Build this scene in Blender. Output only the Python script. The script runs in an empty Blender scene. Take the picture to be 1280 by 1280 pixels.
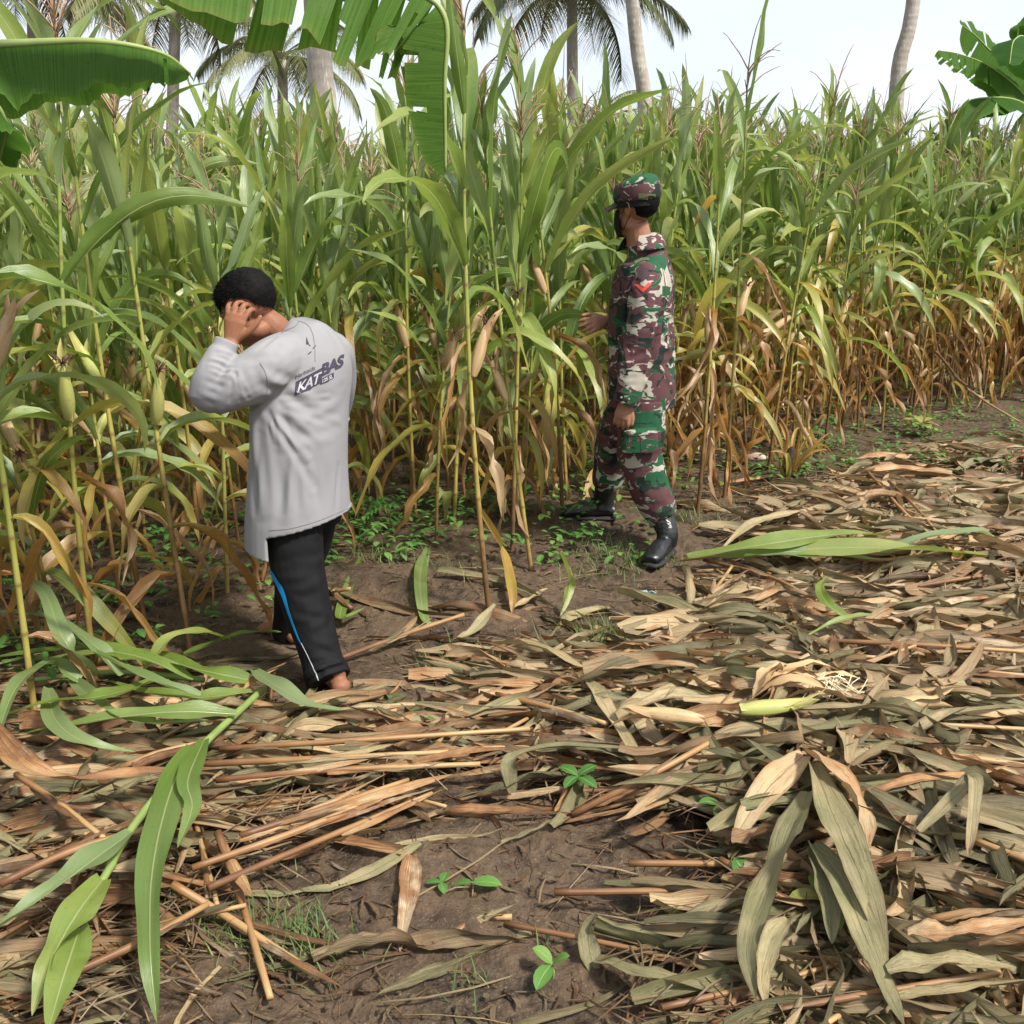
import bpy, bmesh, math, random
import numpy as np
from mathutils import Vector, Matrix
from mathutils.bvhtree import BVHTree

random.seed(7); rng = np.random.RandomState(7)
R = math.radians
SC = bpy.context.scene
COL = SC.collection

# ---------------------------------------------------------------- camera, sky, sun, exposure
PITCH = R(16.3); CH = 1.58
cam_d = bpy.data.cameras.new('camera'); cam = bpy.data.objects.new('camera', cam_d); COL.objects.link(cam)
cam.location = (0, 0, CH); cam.rotation_euler = (R(90) - PITCH, 0, 0)
cam_d.sensor_width = 36; cam_d.lens = 36; cam_d.clip_start = 0.05; cam_d.clip_end = 2000
SC.camera = cam
SUN_EL, SUN_AZ = R(52), R(128)          # azimuth clockwise from +Y (the view direction): right and slightly behind
w = bpy.data.worlds.new('World'); SC.world = w; w.use_nodes = True
nt = w.node_tree; nt.nodes.clear()
def wn(t, **k):
    n = nt.nodes.new(t)
    for a, b in k.items(): setattr(n, a, b)
    return n
wo = wn('ShaderNodeOutputWorld'); bg = wn('ShaderNodeBackground'); bg.inputs['Strength'].default_value = 0.10
sky = wn('ShaderNodeTexSky', sky_type='NISHITA', sun_disc=False, sun_elevation=SUN_EL, sun_rotation=SUN_AZ)
sky.air_density = 1.0; sky.dust_density = 2.0
tc = wn('ShaderNodeTexCoord'); mp = wn('ShaderNodeMapping'); mp.inputs['Scale'].default_value = (1, 1, 2.6)
ns = wn('ShaderNodeTexNoise'); ns.inputs['Scale'].default_value = 2.2; ns.inputs['Detail'].default_value = 6; ns.inputs['Roughness'].default_value = .5
rp = wn('ShaderNodeMapRange'); rp.inputs['From Min'].default_value = .25; rp.inputs['From Max'].default_value = .6
rp.inputs['To Min'].default_value = .5; rp.inputs['To Max'].default_value = .97
mx = wn('ShaderNodeMix', data_type='RGBA'); mx.inputs[7].default_value = (4.9, 5.2, 5.6, 1)
L = nt.links.new
L(tc.outputs['Generated'], mp.inputs[0]); L(mp.outputs[0], ns.inputs['Vector']); L(ns.outputs['Fac'], rp.inputs['Value'])
L(rp.outputs[0], mx.inputs[0]); L(sky.outputs[0], mx.inputs[6]); L(mx.outputs[2], bg.inputs['Color']); L(bg.outputs[0], wo.inputs[0])
sd = bpy.data.lights.new('sun', 'SUN'); sun = bpy.data.objects.new('sun', sd); COL.objects.link(sun)
sd.energy = 3.3; sd.angle = R(8); sd.color = (1, .95, .86)
sdir = Vector((math.sin(SUN_AZ) * math.cos(SUN_EL), math.cos(SUN_AZ) * math.cos(SUN_EL), math.sin(SUN_EL)))
sun.rotation_euler = sdir.to_track_quat('Z', 'Y').to_euler(); sun.location = sdir * 50
SC.view_settings.view_transform = 'Standard'; SC.view_settings.look = 'None'
SC.view_settings.gamma = 1; SC.view_settings.exposure = 1.05
SC.cycles.max_bounces = 6; SC.cycles.transparent_max_bounces = 8

# ---------------------------------------------------------------- photo pixel <-> place
cp, sp_ = math.cos(PITCH), math.sin(PITCH)
def ray(px, py):
    dx = (px - 640) / 1280; dy = -(py - 640) / 1280
    return Vector((dx, cp + dy * sp_, -sp_ + dy * cp))
def P(px, py, Y):
    d = ray(px, py); t = Y / d.y
    return Vector((d.x * t, Y, CH + d.z * t))
def gh(x, y):
    """height of the soil"""
    h = .018 * math.sin(1.3 * x + .7 * y + .5) + .014 * math.sin(2.9 * y - 1.1 * x) + .008 * math.sin(5.3 * x + 3.7 * y)
    h += .085 * math.exp(-((x - .36) ** 2 / .5 + (y - 5.15) ** 2 / .35))
    h += .07 * math.exp(-((x + .45) ** 2 / .3 + (y - 4.15) ** 2 / .08))
    h += .035 * math.exp(-((x + .05) ** 2 / .2 + (y - 3.95) ** 2 / .05))
    h -= .02 * math.exp(-((x + .02) ** 2 / .3 + (y - 2.2) ** 2 / .3))
    return h
def G(px, py, z=0.0):
    """the point on the ground (plus z) under a photo pixel"""
    d = ray(px, py); g = 0.0; p = None
    for _ in range(4):
        t = (g + z - CH) / d.z
        p = Vector((d.x * t, d.y * t, g + z)); g = gh(p.x, p.y)
    return Vector((p.x, p.y, g + z))
def to_px(x, y, z=0):
    v = Vector((x, y, z - CH)); dep = y * cp - v.z * sp_; up = y * sp_ + v.z * cp
    return (640 + 1280 * x / dep, 640 - 1280 * up / dep) if dep > .05 else (0, 9999)

# ---------------------------------------------------------------- mesh helpers
def tag(o, label=None, cat=None, group=None, kind=None):
    if label: o['label'] = label
    if cat: o['category'] = cat
    if group: o['group'] = group
    if kind: o['kind'] = kind
    return o
def empty(name, loc, rz=0):
    o = bpy.data.objects.new(name, None); COL.objects.link(o); o.location = loc; o.rotation_euler = (0, 0, rz)
    o.empty_display_size = .1
    return o
class MB:
    """collects quads, with a leaf coordinate (u across, v along) and a dryness per vertex"""
    def __init__(s): s.V = []; s.F = []; s.U = []; s.D = []; s.n = 0
    def add(s, V, F, U=None, D=None):
        V = np.asarray(V, float).reshape(-1, 3); F = np.asarray(F, int).reshape(-1, 4)
        s.V.append(V); s.F.append(F + s.n); s.n += len(V)
        s.U.append(np.zeros((len(V), 3)) if U is None else (lambda q: q if q.shape[1] == 3 else np.c_[q, np.zeros(len(q))])(np.asarray(U, float).reshape(len(V), -1)))
        s.D.append(np.full(len(V), 0. if D is None else D, float) if np.isscalar(D) or D is None else np.asarray(D, float))
        return s
    def data(s): return np.vstack(s.V), np.vstack(s.F), np.vstack(s.U), np.concatenate(s.D)
    def mesh(s, name, mat, smooth=True, origin=None):
        V, F, U, D = s.data()
        if origin is not None: V = V - np.array(origin)
        return raw_mesh(name, V, F, mat, U, D, smooth)
    def obj(s, name, mat, parent=None, origin=None, smooth=True):
        return link(name, s.mesh(name, mat, smooth, origin), parent, origin if parent is None else None)
def raw_mesh(name, V, F, mat, U=None, D=None, smooth=True):
    me = bpy.data.meshes.new(name)
    me.vertices.add(len(V)); me.vertices.foreach_set('co', np.asarray(V, np.float32).ravel())
    nf, k = F.shape
    me.loops.add(nf * k); me.loops.foreach_set('vertex_index', F.astype(np.int32).ravel())
    me.polygons.add(nf); me.polygons.foreach_set('loop_start', np.arange(0, nf * k, k, dtype=np.int32))
    me.polygons.foreach_set('use_smooth', np.full(nf, smooth))
    if U is not None:
        a = me.attributes.new('luv', 'FLOAT_VECTOR', 'POINT')
        a.data.foreach_set('vector', (U if U.shape[1] == 3 else np.c_[U, np.zeros(len(U))]).astype(np.float32).ravel())
    if D is not None:
        a = me.attributes.new('dry', 'FLOAT', 'POINT'); a.data.foreach_set('value', D.astype(np.float32))
    me.update(calc_edges=True); me.validate()
    for m in (mat if isinstance(mat, (list, tuple)) else [mat]): me.materials.append(m)
    return me
def link(name, me, parent=None, loc=None):
    o = bpy.data.objects.new(name, me); COL.objects.link(o)
    if parent is not None: o.parent = parent
    if loc is not None: o.location = loc
    return o
def gridq(n, m, wrap=False):
    """quads of an n x m vertex grid"""
    i = np.arange(n - 1)[:, None]; j = np.arange(m if wrap else m - 1)[None, :]
    a = i * m + j; b = i * m + (j + 1) % m
    return np.stack([a, b, b + m, a + m], -1).reshape(-1, 4)
def unit(a): return a / (np.linalg.norm(a, axis=-1, keepdims=True) + 1e-12)
def resample(pts, n, extra=None):
    """smooth curve through points (Catmull-Rom), n samples"""
    p = np.array([tuple(q) for q in pts], float); k = len(p)
    if k == 2: p = np.array([p[0], (p[0] + p[1]) / 2, p[1]]); k = 3
    q = np.vstack([2 * p[0] - p[1], p, 2 * p[-1] - p[-2]])
    t = np.linspace(0, k - 1 - 1e-9, n); i = t.astype(int); f = (t - i)[:, None]
    a, b, c, d = q[i], q[i + 1], q[i + 2], q[i + 3]
    return .5 * ((2 * b) + (-a + c) * f + (2 * a - 5 * b + 4 * c - d) * f ** 2 + (-a + 3 * b - 3 * c + d) * f ** 3)
def tube(mb, pts, rad, k=8, D=0., side=None, smooth_n=None, cap=True, uvs=True):
    """closed tube along pts; rad: list of r or (a,b) with a along the side vector"""
    p = np.array([tuple(q) for q in pts], float)
    r = np.array([(x, x) if np.isscalar(x) else tuple(x) for x in (rad if hasattr(rad, '__len__') else [rad] * len(p))], float)
    if smooth_n:
        t = np.linspace(0, 1, len(r)); tt = np.linspace(0, 1, smooth_n)
        p = resample(p, smooth_n)
        if len(r) >= 3:
            rr = resample(np.c_[r, np.zeros(len(r))], smooth_n)[:, :2]; r = np.maximum(rr, r.min() * .6)
        else: r = np.c_[np.interp(tt, t, r[:, 0]), np.interp(tt, t, r[:, 1])]
    n = len(p); T = unit(np.gradient(p, axis=0))
    if side is None:
        s0 = np.array([1., 0, 0]) if abs(T[0][0]) < .8 else np.array([0, 1., 0])
    else: s0 = np.array(tuple(side), float)
    S = np.zeros_like(p); prev = s0
    for i in range(n):
        base = s0 if side is not None else prev
        v = base - T[i] * np.dot(base, T[i])
        if np.linalg.norm(v) < 1e-4: v = prev - T[i] * np.dot(prev, T[i])
        S[i] = v / np.linalg.norm(v); prev = S[i]
    N = np.cross(T, S)
    a = np.linspace(0, 2 * math.pi, k, endpoint=False)
    V = p[:, None] + r[:, 0, None, None] * S[:, None] * np.cos(a)[None, :, None] + r[:, 1, None, None] * N[:, None] * np.sin(a)[None, :, None]
    if cap: V = np.concatenate([np.repeat(p[:1, None], k, 1), V, np.repeat(p[-1:, None], k, 1)], 0)
    m = len(V)
    U = np.stack(np.meshgrid(np.linspace(0, 1, k), np.linspace(0, 1, m)), -1)
    mb.add(V, gridq(m, k, True), U, D)
def ellipsoid(mb, c, rad, M=None, k=16, D=0.):
    u = np.linspace(0, 2 * math.pi, k, endpoint=False); v = np.linspace(-math.pi / 2, math.pi / 2, k // 2 + 1)
    V = np.stack([np.cos(v)[:, None] * np.cos(u), np.cos(v)[:, None] * np.sin(u), np.repeat(np.sin(v)[:, None], k, 1)], -1) * np.array(rad)
    if M is not None: V = V @ np.array(M).T
    mb.add(V + np.array(tuple(c)), gridq(len(v), k, True), None, D)
def blade(path, W, prof='corn', m=5, fold=.25, twist=0., wave=.0, wfreq=3., up=(0, 0, 1), crinkle=0., roll0=0., rs=None, width_fn=None):
    """a leaf blade along a 3D path -> verts (n,m,3), uv"""
    rs = rs or rng
    p = np.asarray(path, float); n = len(p); s = np.linspace(0, 1, n)
    T = unit(np.gradient(p, axis=0)); up = np.array(up, float)
    B = np.zeros_like(p); prev = None
    for i in range(n):
        v = np.cross(T[i], up)
        if prev is not None:
            if np.linalg.norm(v) < .35: v = prev - T[i] * np.dot(prev, T[i])
            elif np.dot(v, prev) < 0: v = -v
            v = v / np.linalg.norm(v) * .5 + prev * .5
            v = v - T[i] * np.dot(v, T[i])
        elif np.linalg.norm(v) < .05: v = np.cross(T[i], (1, 0, 0))
        B[i] = v / np.linalg.norm(v); prev = B[i]
    N = np.cross(B, T)
    a = roll0 + (twist * s if np.isscalar(twist) else np.interp(s, np.linspace(0, 1, len(twist)), twist))
    ca, sa = np.cos(a)[:, None], np.sin(a)[:, None]
    B, N = B * ca + N * sa, N * ca - B * sa
    if width_fn is not None: wd = W * width_fn(s)
    elif prof == 'corn': wd = W * (np.minimum(1, (s + .06) / .28) ** .5) * np.clip(1 - s ** 2.4, 0, 1) ** .75 + .0012
    elif prof == 'strap': wd = W * (np.minimum(1, (s + .1) / .2) ** .4) * np.clip(1 - s ** 4, 0, 1) ** .8 + .0012
    elif prof == 'oval': wd = W * np.sin(np.pi * np.clip(s, 0, 1)) ** .7 + .0008
    else: wd = W * np.clip(1 - s, .02, 1)
    u = np.linspace(-1, 1, m); ph = rs.uniform(0, 6.28, 2)
    f = fold if not np.isscalar(fold) else np.full(n, fold)
    f = np.interp(s, np.linspace(0, 1, len(f)), f)
    out = wd[:, None] / 2 * u[None] * np.cos(f)[:, None]
    upo = wd[:, None] / 2 * np.abs(u)[None] * np.sin(f)[:, None]
    wv = wave * wd[:, None] * (u[None] ** 2) * np.where(u[None] > 0, np.sin(s * wfreq * 6.28 + ph[0])[:, None], np.sin(s * wfreq * 5.6 + ph[1])[:, None])
    if crinkle: wv = wv + crinkle * wd[:, None] * rs.uniform(-1, 1, (n, m))
    V = p[:, None] + B[:, None] * out[..., None] + N[:, None] * (upo + wv)[..., None]
    U = np.stack([np.repeat(((u + 1) / 2)[None], n, 0), np.repeat(s[:, None], m, 1)], -1)
    return V, U
def add_blade(mb, V, U, D=0., k=0.):
    n, m = V.shape[:2]; U = np.concatenate([U, np.full(U.shape[:2] + (1,), k)], -1) if k else U
    D = np.repeat(np.asarray(D, float)[:, None], m, 1).ravel() if not np.isscalar(D) else D
    mb.add(V, gridq(n, m), U, D)

# ---------------------------------------------------------------- materials
class NT:
    def __init__(s, name):
        s.m = bpy.data.materials.new(name); s.m.use_nodes = True; s.t = s.m.node_tree; s.t.nodes.clear()
        s.out = s.n('ShaderNodeOutputMaterial')
    def n(s, t, **k):
        x = s.t.nodes.new(t)
        for a, b in k.items(): setattr(x, a, b)
        return x
    def l(s, a, b): s.t.links.new(a, b)
    def val(s, sock, v):
        if hasattr(v, 'is_linked') or hasattr(v, 'links'): s.l(v, sock)
        else:
            if isinstance(v, tuple) and len(v) == 3 and sock.type == 'RGBA': v = (*v, 1)
            sock.default_value = v
    def noise(s, vec=None, scale=5, detail=3, rough=.5, dist=0.):
        x = s.n('ShaderNodeTexNoise'); x.inputs['Scale'].default_value = scale; x.inputs['Detail'].default_value = detail
        x.inputs['Roughness'].default_value = rough; x.inputs['Distortion'].default_value = dist
        if vec is not None: s.l(vec, x.inputs['Vector'])
        return x.outputs['Fac']
    def map(s, v, a, b, c=0., d=1.):
        x = s.n('ShaderNodeMapRange'); s.val(x.inputs['Value'], v)
        for i, q in zip(('From Min', 'From Max', 'To Min', 'To Max'), (a, b, c, d)): x.inputs[i].default_value = q
        return x.outputs[0]
    def mix(s, f, a, b, blend='MIX'):
        x = s.n('ShaderNodeMix', data_type='RGBA', blend_type=blend)
        s.val(x.inputs[0], f); s.val(x.inputs[6], a); s.val(x.inputs[7], b); return x.outputs[2]
    def math(s, op, a, b=0.):
        x = s.n('ShaderNodeMath', operation=op); s.val(x.inputs[0], a); s.val(x.inputs[1], b); return x.outputs[0]
    def ramp(s, f, stops):
        x = s.n('ShaderNodeValToRGB'); s.val(x.inputs[0], f); e = x.color_ramp.elements
        while len(e) < len(stops): e.new(.5)
        for i, (p, c) in enumerate(stops): e[i].position = p; e[i].color = (*c, 1)
        return x.outputs[0]
    def attr(s, name, out='Fac'): return s.n('ShaderNodeAttribute', attribute_name=name).outputs[out]
    def coord(s, o='Object', sc=None):
        c = s.n('ShaderNodeTexCoord').outputs[o]
        if sc:
            m = s.n('ShaderNodeMapping'); m.inputs['Scale'].default_value = sc; s.l(c, m.inputs[0]); c = m.outputs[0]
        return c
    def bump(s, h, st=.5, d=.005):
        b = s.n('ShaderNodeBump'); b.inputs['Strength'].default_value = st; b.inputs['Distance'].default_value = d
        s.l(h, b.inputs['Height']); return b.outputs[0]
    def princ(s, col, rough=.6, spec=.5, nrm=None, **k):
        p = s.n('ShaderNodeBsdfPrincipled'); s.val(p.inputs['Base Color'], col); s.val(p.inputs['Roughness'], rough)
        p.inputs['Specular IOR Level'].default_value = spec
        if nrm is not None: s.l(nrm, p.inputs['Normal'])
        for a, b in k.items(): p.inputs[a].default_value = b
        return p.outputs[0]
    def done(s, sh): s.l(sh, s.out.inputs[0]); return s.m
def simple(name, col, rough=.6, spec=.4, vary=.12, scale=20, bump=0., bscale=60):
    t = NT(name); c = t.coord(); nz = t.noise(c, scale, 4)
    cc = t.mix(t.map(nz, .3, .7), tuple(x * (1 - vary) for x in col), tuple(min(1, x * (1 + vary)) for x in col))
    nr = t.bump(t.noise(c, bscale, 3), bump) if bump else None
    return t.done(t.princ(cc, rough, spec, nr))
def leaf_mat(name, stops, rough=.42, trans=.3, veins=55, vein_amt=.5, mid=(.45, .5, .22), mid_w=.035, blotch=.35, spec=.5, objrand=.35, mid_dry=(.5, .38, .2), crumple=False, bst=.45, sheen_col=None):
    """blade material: colour by dryness, ribs along the blade, pale midrib, light let through"""
    t = NT(name); uv = t.attr('luv', 'Vector'); dry = t.attr('dry')
    sx = t.n('ShaderNodeSeparateXYZ'); t.l(uv, sx.inputs[0]); u, v = sx.outputs[0], sx.outputs[1]
    co = t.coord()
    rnd = t.n('ShaderNodeObjectInfo').outputs['Random']
    m = t.n('ShaderNodeMapping'); m.inputs['Scale'].default_value = (veins, 2.2, 40); t.l(uv, m.inputs[0])
    streak = t.noise(m.outputs[0], 1.0, 3, .6)
    bl = t.noise(co, 9, 3, .6)
    big = t.noise(co, 1.7, 1)
    d = t.math('ADD', dry, t.math('MULTIPLY', t.math('SUBTRACT', rnd, .5), objrand))
    d = t.math('ADD', d, t.math('MULTIPLY', t.math('SUBTRACT', bl, .5), blotch))
    d = t.math('ADD', d, t.math('MULTIPLY', t.math('SUBTRACT', big, .5), blotch * .8))
    d = t.math('ADD', d, t.math('MULTIPLY', t.math('SUBTRACT', streak, .5), vein_amt * .5))
    col = t.ramp(d, stops)
    col = t.mix(t.math('MULTIPLY', t.map(streak, .35, .75), vein_amt * .6), col, (.62, .62, .55), 'MULTIPLY')
    spk = t.noise(co, 110, 2, .7)
    col = t.mix(t.map(spk, .62, .72, 0, .45), col, (.4, .36, .28), 'MULTIPLY')
    au = t.math('ABSOLUTE', t.math('SUBTRACT', u, .5))
    mr = t.map(au, mid_w * .5, mid_w, .8, 0.)
    col = t.mix(mr, col, t.mix(t.map(dry, .3, .7), mid, mid_dry))
    if sheen_col:      # sheen painted into the colour: some leaves paler and greyer than others
        sf_ = t.math('ADD', t.map(t.math('FRACT', t.math('MULTIPLY', rnd, 13.7)), .5, 1., 0, .55), t.map(big, .5, .7, 0, .25))
        col = t.mix(t.math('MULTIPLY', sf_, t.map(d, .3, .6, 1, 0)), col, sheen_col)
    if crumple:     # each blade its own weathering, brown worn edges, creases
        col = t.mix(1., col, t.mix(t.map(t.math('FRACT', t.math('MULTIPLY', sx.outputs[2], 7.31)), 0, 1), (.50, .48, .46), (1.3, 1.28, 1.25)), 'MULTIPLY')
        m3 = t.n('ShaderNodeMapping'); m3.inputs['Scale'].default_value = (veins * .25, 5, 40); t.l(uv, m3.inputs[0]); s3 = t.noise(m3.outputs[0], 1.0, 4, .7)
        col = t.mix(t.map(s3, .52, .68, 0, .75), col, (.45, .36, .28), 'MULTIPLY'); col = t.mix(t.map(s3, .30, .42, .45, 0), col, (1.5, 1.4, 1.2), 'MULTIPLY')
        col = t.mix(t.map(t.math('ADD', au, t.math('MULTIPLY', s3, .12)), .46, .56, 0, .6), col, (.4, .3, .22), 'MULTIPLY')
        streak = t.math('ADD', streak, t.math('MULTIPLY', s3, 1.3))
    h = t.math('ADD', t.math('MULTIPLY', streak, .6), t.math('MULTIPLY', mr, -1.))
    nr = t.bump(h, bst, .004)
    a = t.princ(col, t.map(bl, .3, .7, rough - .06, rough + .12), spec, nr)
    tr = t.n('ShaderNodeBsdfTranslucent'); t.l(t.mix(.45, col, t.mix(.55, col, (1., 1., .3), 'MULTIPLY')), tr.inputs[0]); t.l(nr, tr.inputs['Normal'])
    ms = t.n('ShaderNodeMixShader'); ms.inputs[0].default_value = trans
    t.l(a, ms.inputs[1]); t.l(tr.outputs[0], ms.inputs[2])
    return t.done(ms.outputs[0])
LIVE = [(0., (.15, .245, .042)), (.22, (.26, .345, .068)), (.4, (.38, .40, .09)), (.55, (.50, .40, .09)), (.7, (.48, .27, .07)), (.85, (.36, .17, .055)), (1., (.50, .34, .18))]
LITTER = [(0., (.19, .185, .09)), (.22, (.30, .265, .145)), (.4, (.41, .325, .185)), (.58, (.50, .365, .215)), (.74, (.44, .24, .11)), (.88, (.21, .092, .038)), (1., (.55, .44, .30))]
M = {}
M['corn_leaf'] = leaf_mat('corn_leaf', LIVE, rough=.34, trans=.46, spec=.9, sheen_col=(.30, .37, .20))
M['litter_leaf'] = leaf_mat('litter_leaf', LITTER, rough=.5, trans=.15, veins=70, vein_amt=.9, objrand=.14, mid=(.26, .23, .13), mid_w=.02, mid_dry=(.33, .24, .14), blotch=.7, crumple=True, bst=.9)
M['banana_leaf'] = leaf_mat('banana_leaf', [(0., (.05, .14, .025)), (.3, (.09, .20, .03)), (.6, (.14, .26, .04)), (1., (.3, .2, .06))], rough=.6, trans=.55, spec=.18, veins=2, vein_amt=.15, mid=(.3, .42, .12), mid_w=.02, blotch=.15)
M['palm_leaf'] = leaf_mat('palm_leaf', [(0., (.10, .13, .045)), (.4, (.20, .20, .08)), (.7, (.26, .2, .08)), (1., (.22, .13, .06))], rough=.45, trans=.25, veins=6, vein_amt=.2, blotch=.3)
M['weed_leaf'] = leaf_mat('weed_leaf', [(0., (.06, .17, .03)), (.4, (.12, .27, .05)), (.7, (.22, .33, .07)), (1., (.4, .3, .1))], rough=.5, trans=.35, veins=5, vein_amt=.2, mid=(.25, .4, .12), mid_w=.05, blotch=.3)
M['grass'] = leaf_mat('grass_blade', [(0., (.06, .14, .03)), (.5, (.13, .22, .06)), (.8, (.3, .28, .1)), (1., (.4, .3, .15))], rough=.5, trans=.3, veins=5, vein_amt=.1, blotch=.6)

def stalk_mat(name, stops, zs):
    t = NT(name); co = t.coord(); sx = t.n('ShaderNodeSeparateXYZ'); t.l(co, sx.inputs[0])
    rnd = t.n('ShaderNodeObjectInfo').outputs['Random']; uv = t.attr('luv', 'Vector'); dry = t.attr('dry')
    s2 = t.n('ShaderNodeSeparateXYZ'); t.l(uv, s2.inputs[0])
    z = sx.outputs[2] if zs else t.math('MULTIPLY', s2.outputs[1], 1.5)
    nz = t.noise(co, 7, 4, .6)
    f = t.math('ADD', t.math('MULTIPLY', z, .45), t.math('MULTIPLY', t.math('SUBTRACT', nz, .5), .55))
    f = t.math('ADD', f, t.math('MULTIPLY', t.math('SUBTRACT', rnd, .5), .35))
    col = t.ramp(f, stops)
    m = t.n('ShaderNodeMapping'); m.inputs['Scale'].default_value = (26, 3, 1); t.l(uv, m.inputs[0]); st = t.noise(m.outputs[0], 1, 3)
    col = t.mix(t.map(st, .35, .75, 0, .6), col, (.6, .5, .42), 'MULTIPLY')
    col = t.mix(t.math('MULTIPLY', dry, .75), col, (.13, .07, .035))      # node rings
    return t.done(t.princ(col, .45, .45, t.bump(st, .35, .003)))
M['stalk'] = stalk_mat('corn_stalk', [(0., (.15, .08, .035)), (.12, (.30, .19, .06)), (.26, (.42, .36, .09)), (.55, (.28, .32, .07)), (1., (.2, .3, .06))], True)
M['dry_stalk'] = stalk_mat('dry_corn_stalk', [(0., (.14, .062, .026)), (.25, (.27, .14, .055)), (.5, (.40, .25, .11)), (.8, (.42, .29, .13)), (1., (.25, .13, .06))], False)
M['husk_dry'] = leaf_mat('dry_husk', [(0., (.5, .36, .16)), (.5, (.55, .38, .2)), (1., (.42, .24, .11))], rough=.55, trans=.1, veins=14, vein_amt=.9, mid_w=.0)
M['husk_green'] = leaf_mat('green_husk', [(0., (.38, .42, .12)), (.5, (.5, .48, .16)), (1., (.5, .36, .15))], rough=.5, trans=.1, veins=14, vein_amt=.6, mid_w=.0)
M['silk'] = simple('corn_silk', (.09, .045, .03), .8)
M['tassel'] = simple('corn_tassel', (.33, .22, .14), .8, .2, .3)
M['seedling_stem'] = simple('seedling_stem', (.25, .32, .1), .5)
# soil
t = NT('soil'); co = t.coord()
a = t.noise(co, 3.2, 6, .62); b = t.noise(co, 22, 6, .65); c = t.noise(co, 120, 4, .6)
vor = t.n('ShaderNodeTexVoronoi'); vor.inputs['Scale'].default_value = 38; t.l(co, vor.inputs['Vector'])
col = t.mix(t.map(a, .4, .6), (.028, .018, .011), (.088, .056, .033))
col = t.mix(t.map(b, .4, .72), col, (.12, .08, .048))
col = t.mix(t.map(c, .6, .75, 0, .7), col, (.28, .2, .13))
col = t.mix(t.map(c, .3, .42, .6, 0.), col, (.03, .02, .014))
h = t.math('ADD', t.math('MULTIPLY', b, 1.), t.math('MULTIPLY', c, .45)); h = t.math('ADD', h, t.math('MULTIPLY', vor.outputs['Distance'], .5))
M['soil'] = t.done(t.princ(col, t.map(a, .35, .6, .5, .9), .35, t.bump(h, .9, .014)))

# ---------------------------------------------------------------- the ground: one sheet
def noise3(V, seed, scale, octs=3):
    r = np.random.RandomState(seed); o = np.zeros(len(V)); amp = 1.; s = scale
    for _ in range(octs):
        for _ in range(5):
            k = r.normal(size=V.shape[1]); k *= s / np.linalg.norm(k) * r.uniform(.6, 1.5)
            o += amp * np.sin(V @ k + r.uniform(0, 6.28)) * .35
        amp *= .5; s *= 2.1
    return o
def ghv(x, y):
    h = .018 * np.sin(1.3 * x + .7 * y + .5) + .014 * np.sin(2.9 * y - 1.1 * x) + .008 * np.sin(5.3 * x + 3.7 * y)
    h = h + .085 * np.exp(-((x - .36) ** 2 / .5 + (y - 5.15) ** 2 / .35)) + .07 * np.exp(-((x + .45) ** 2 / .3 + (y - 4.15) ** 2 / .08))
    h = h + .035 * np.exp(-((x + .05) ** 2 / .2 + (y - 3.95) ** 2 / .05)) - .02 * np.exp(-((x + .02) ** 2 / .3 + (y - 2.2) ** 2 / .3))
    return h
xs = np.concatenate([-np.geomspace(400, 3.2, 18), np.linspace(-3, 3.4, 330), np.geomspace(3.6, 400, 18)])
ys = np.concatenate([-np.geomspace(300, 1, 10) , np.linspace(0, 1.2, 12), np.linspace(1.25, 6.5, 300), np.linspace(6.6, 9, 50), np.geomspace(9.2, 600, 22)])
X, Y = np.meshgrid(xs, ys)
near = np.exp(-np.clip(np.hypot(X, Y - 3) - 5, 0, None) / 4)
XY = np.c_[X.ravel(), Y.ravel()]
rough = (noise3(XY, 3, 14, 3) * .012 + np.abs(noise3(XY, 5, 45, 3)) * .010 + rng.normal(0, .0022, len(XY))).reshape(X.shape) - .006
Z = ghv(X, Y) * near + rough * near
gm = MB(); gm.add(np.stack([X, Y, Z], -1), gridq(len(ys), len(xs)), None, 0)
ground = tag(gm.obj('ground', M['soil']), 'bare brown muddy soil of the field', 'ground', kind='structure')
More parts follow.
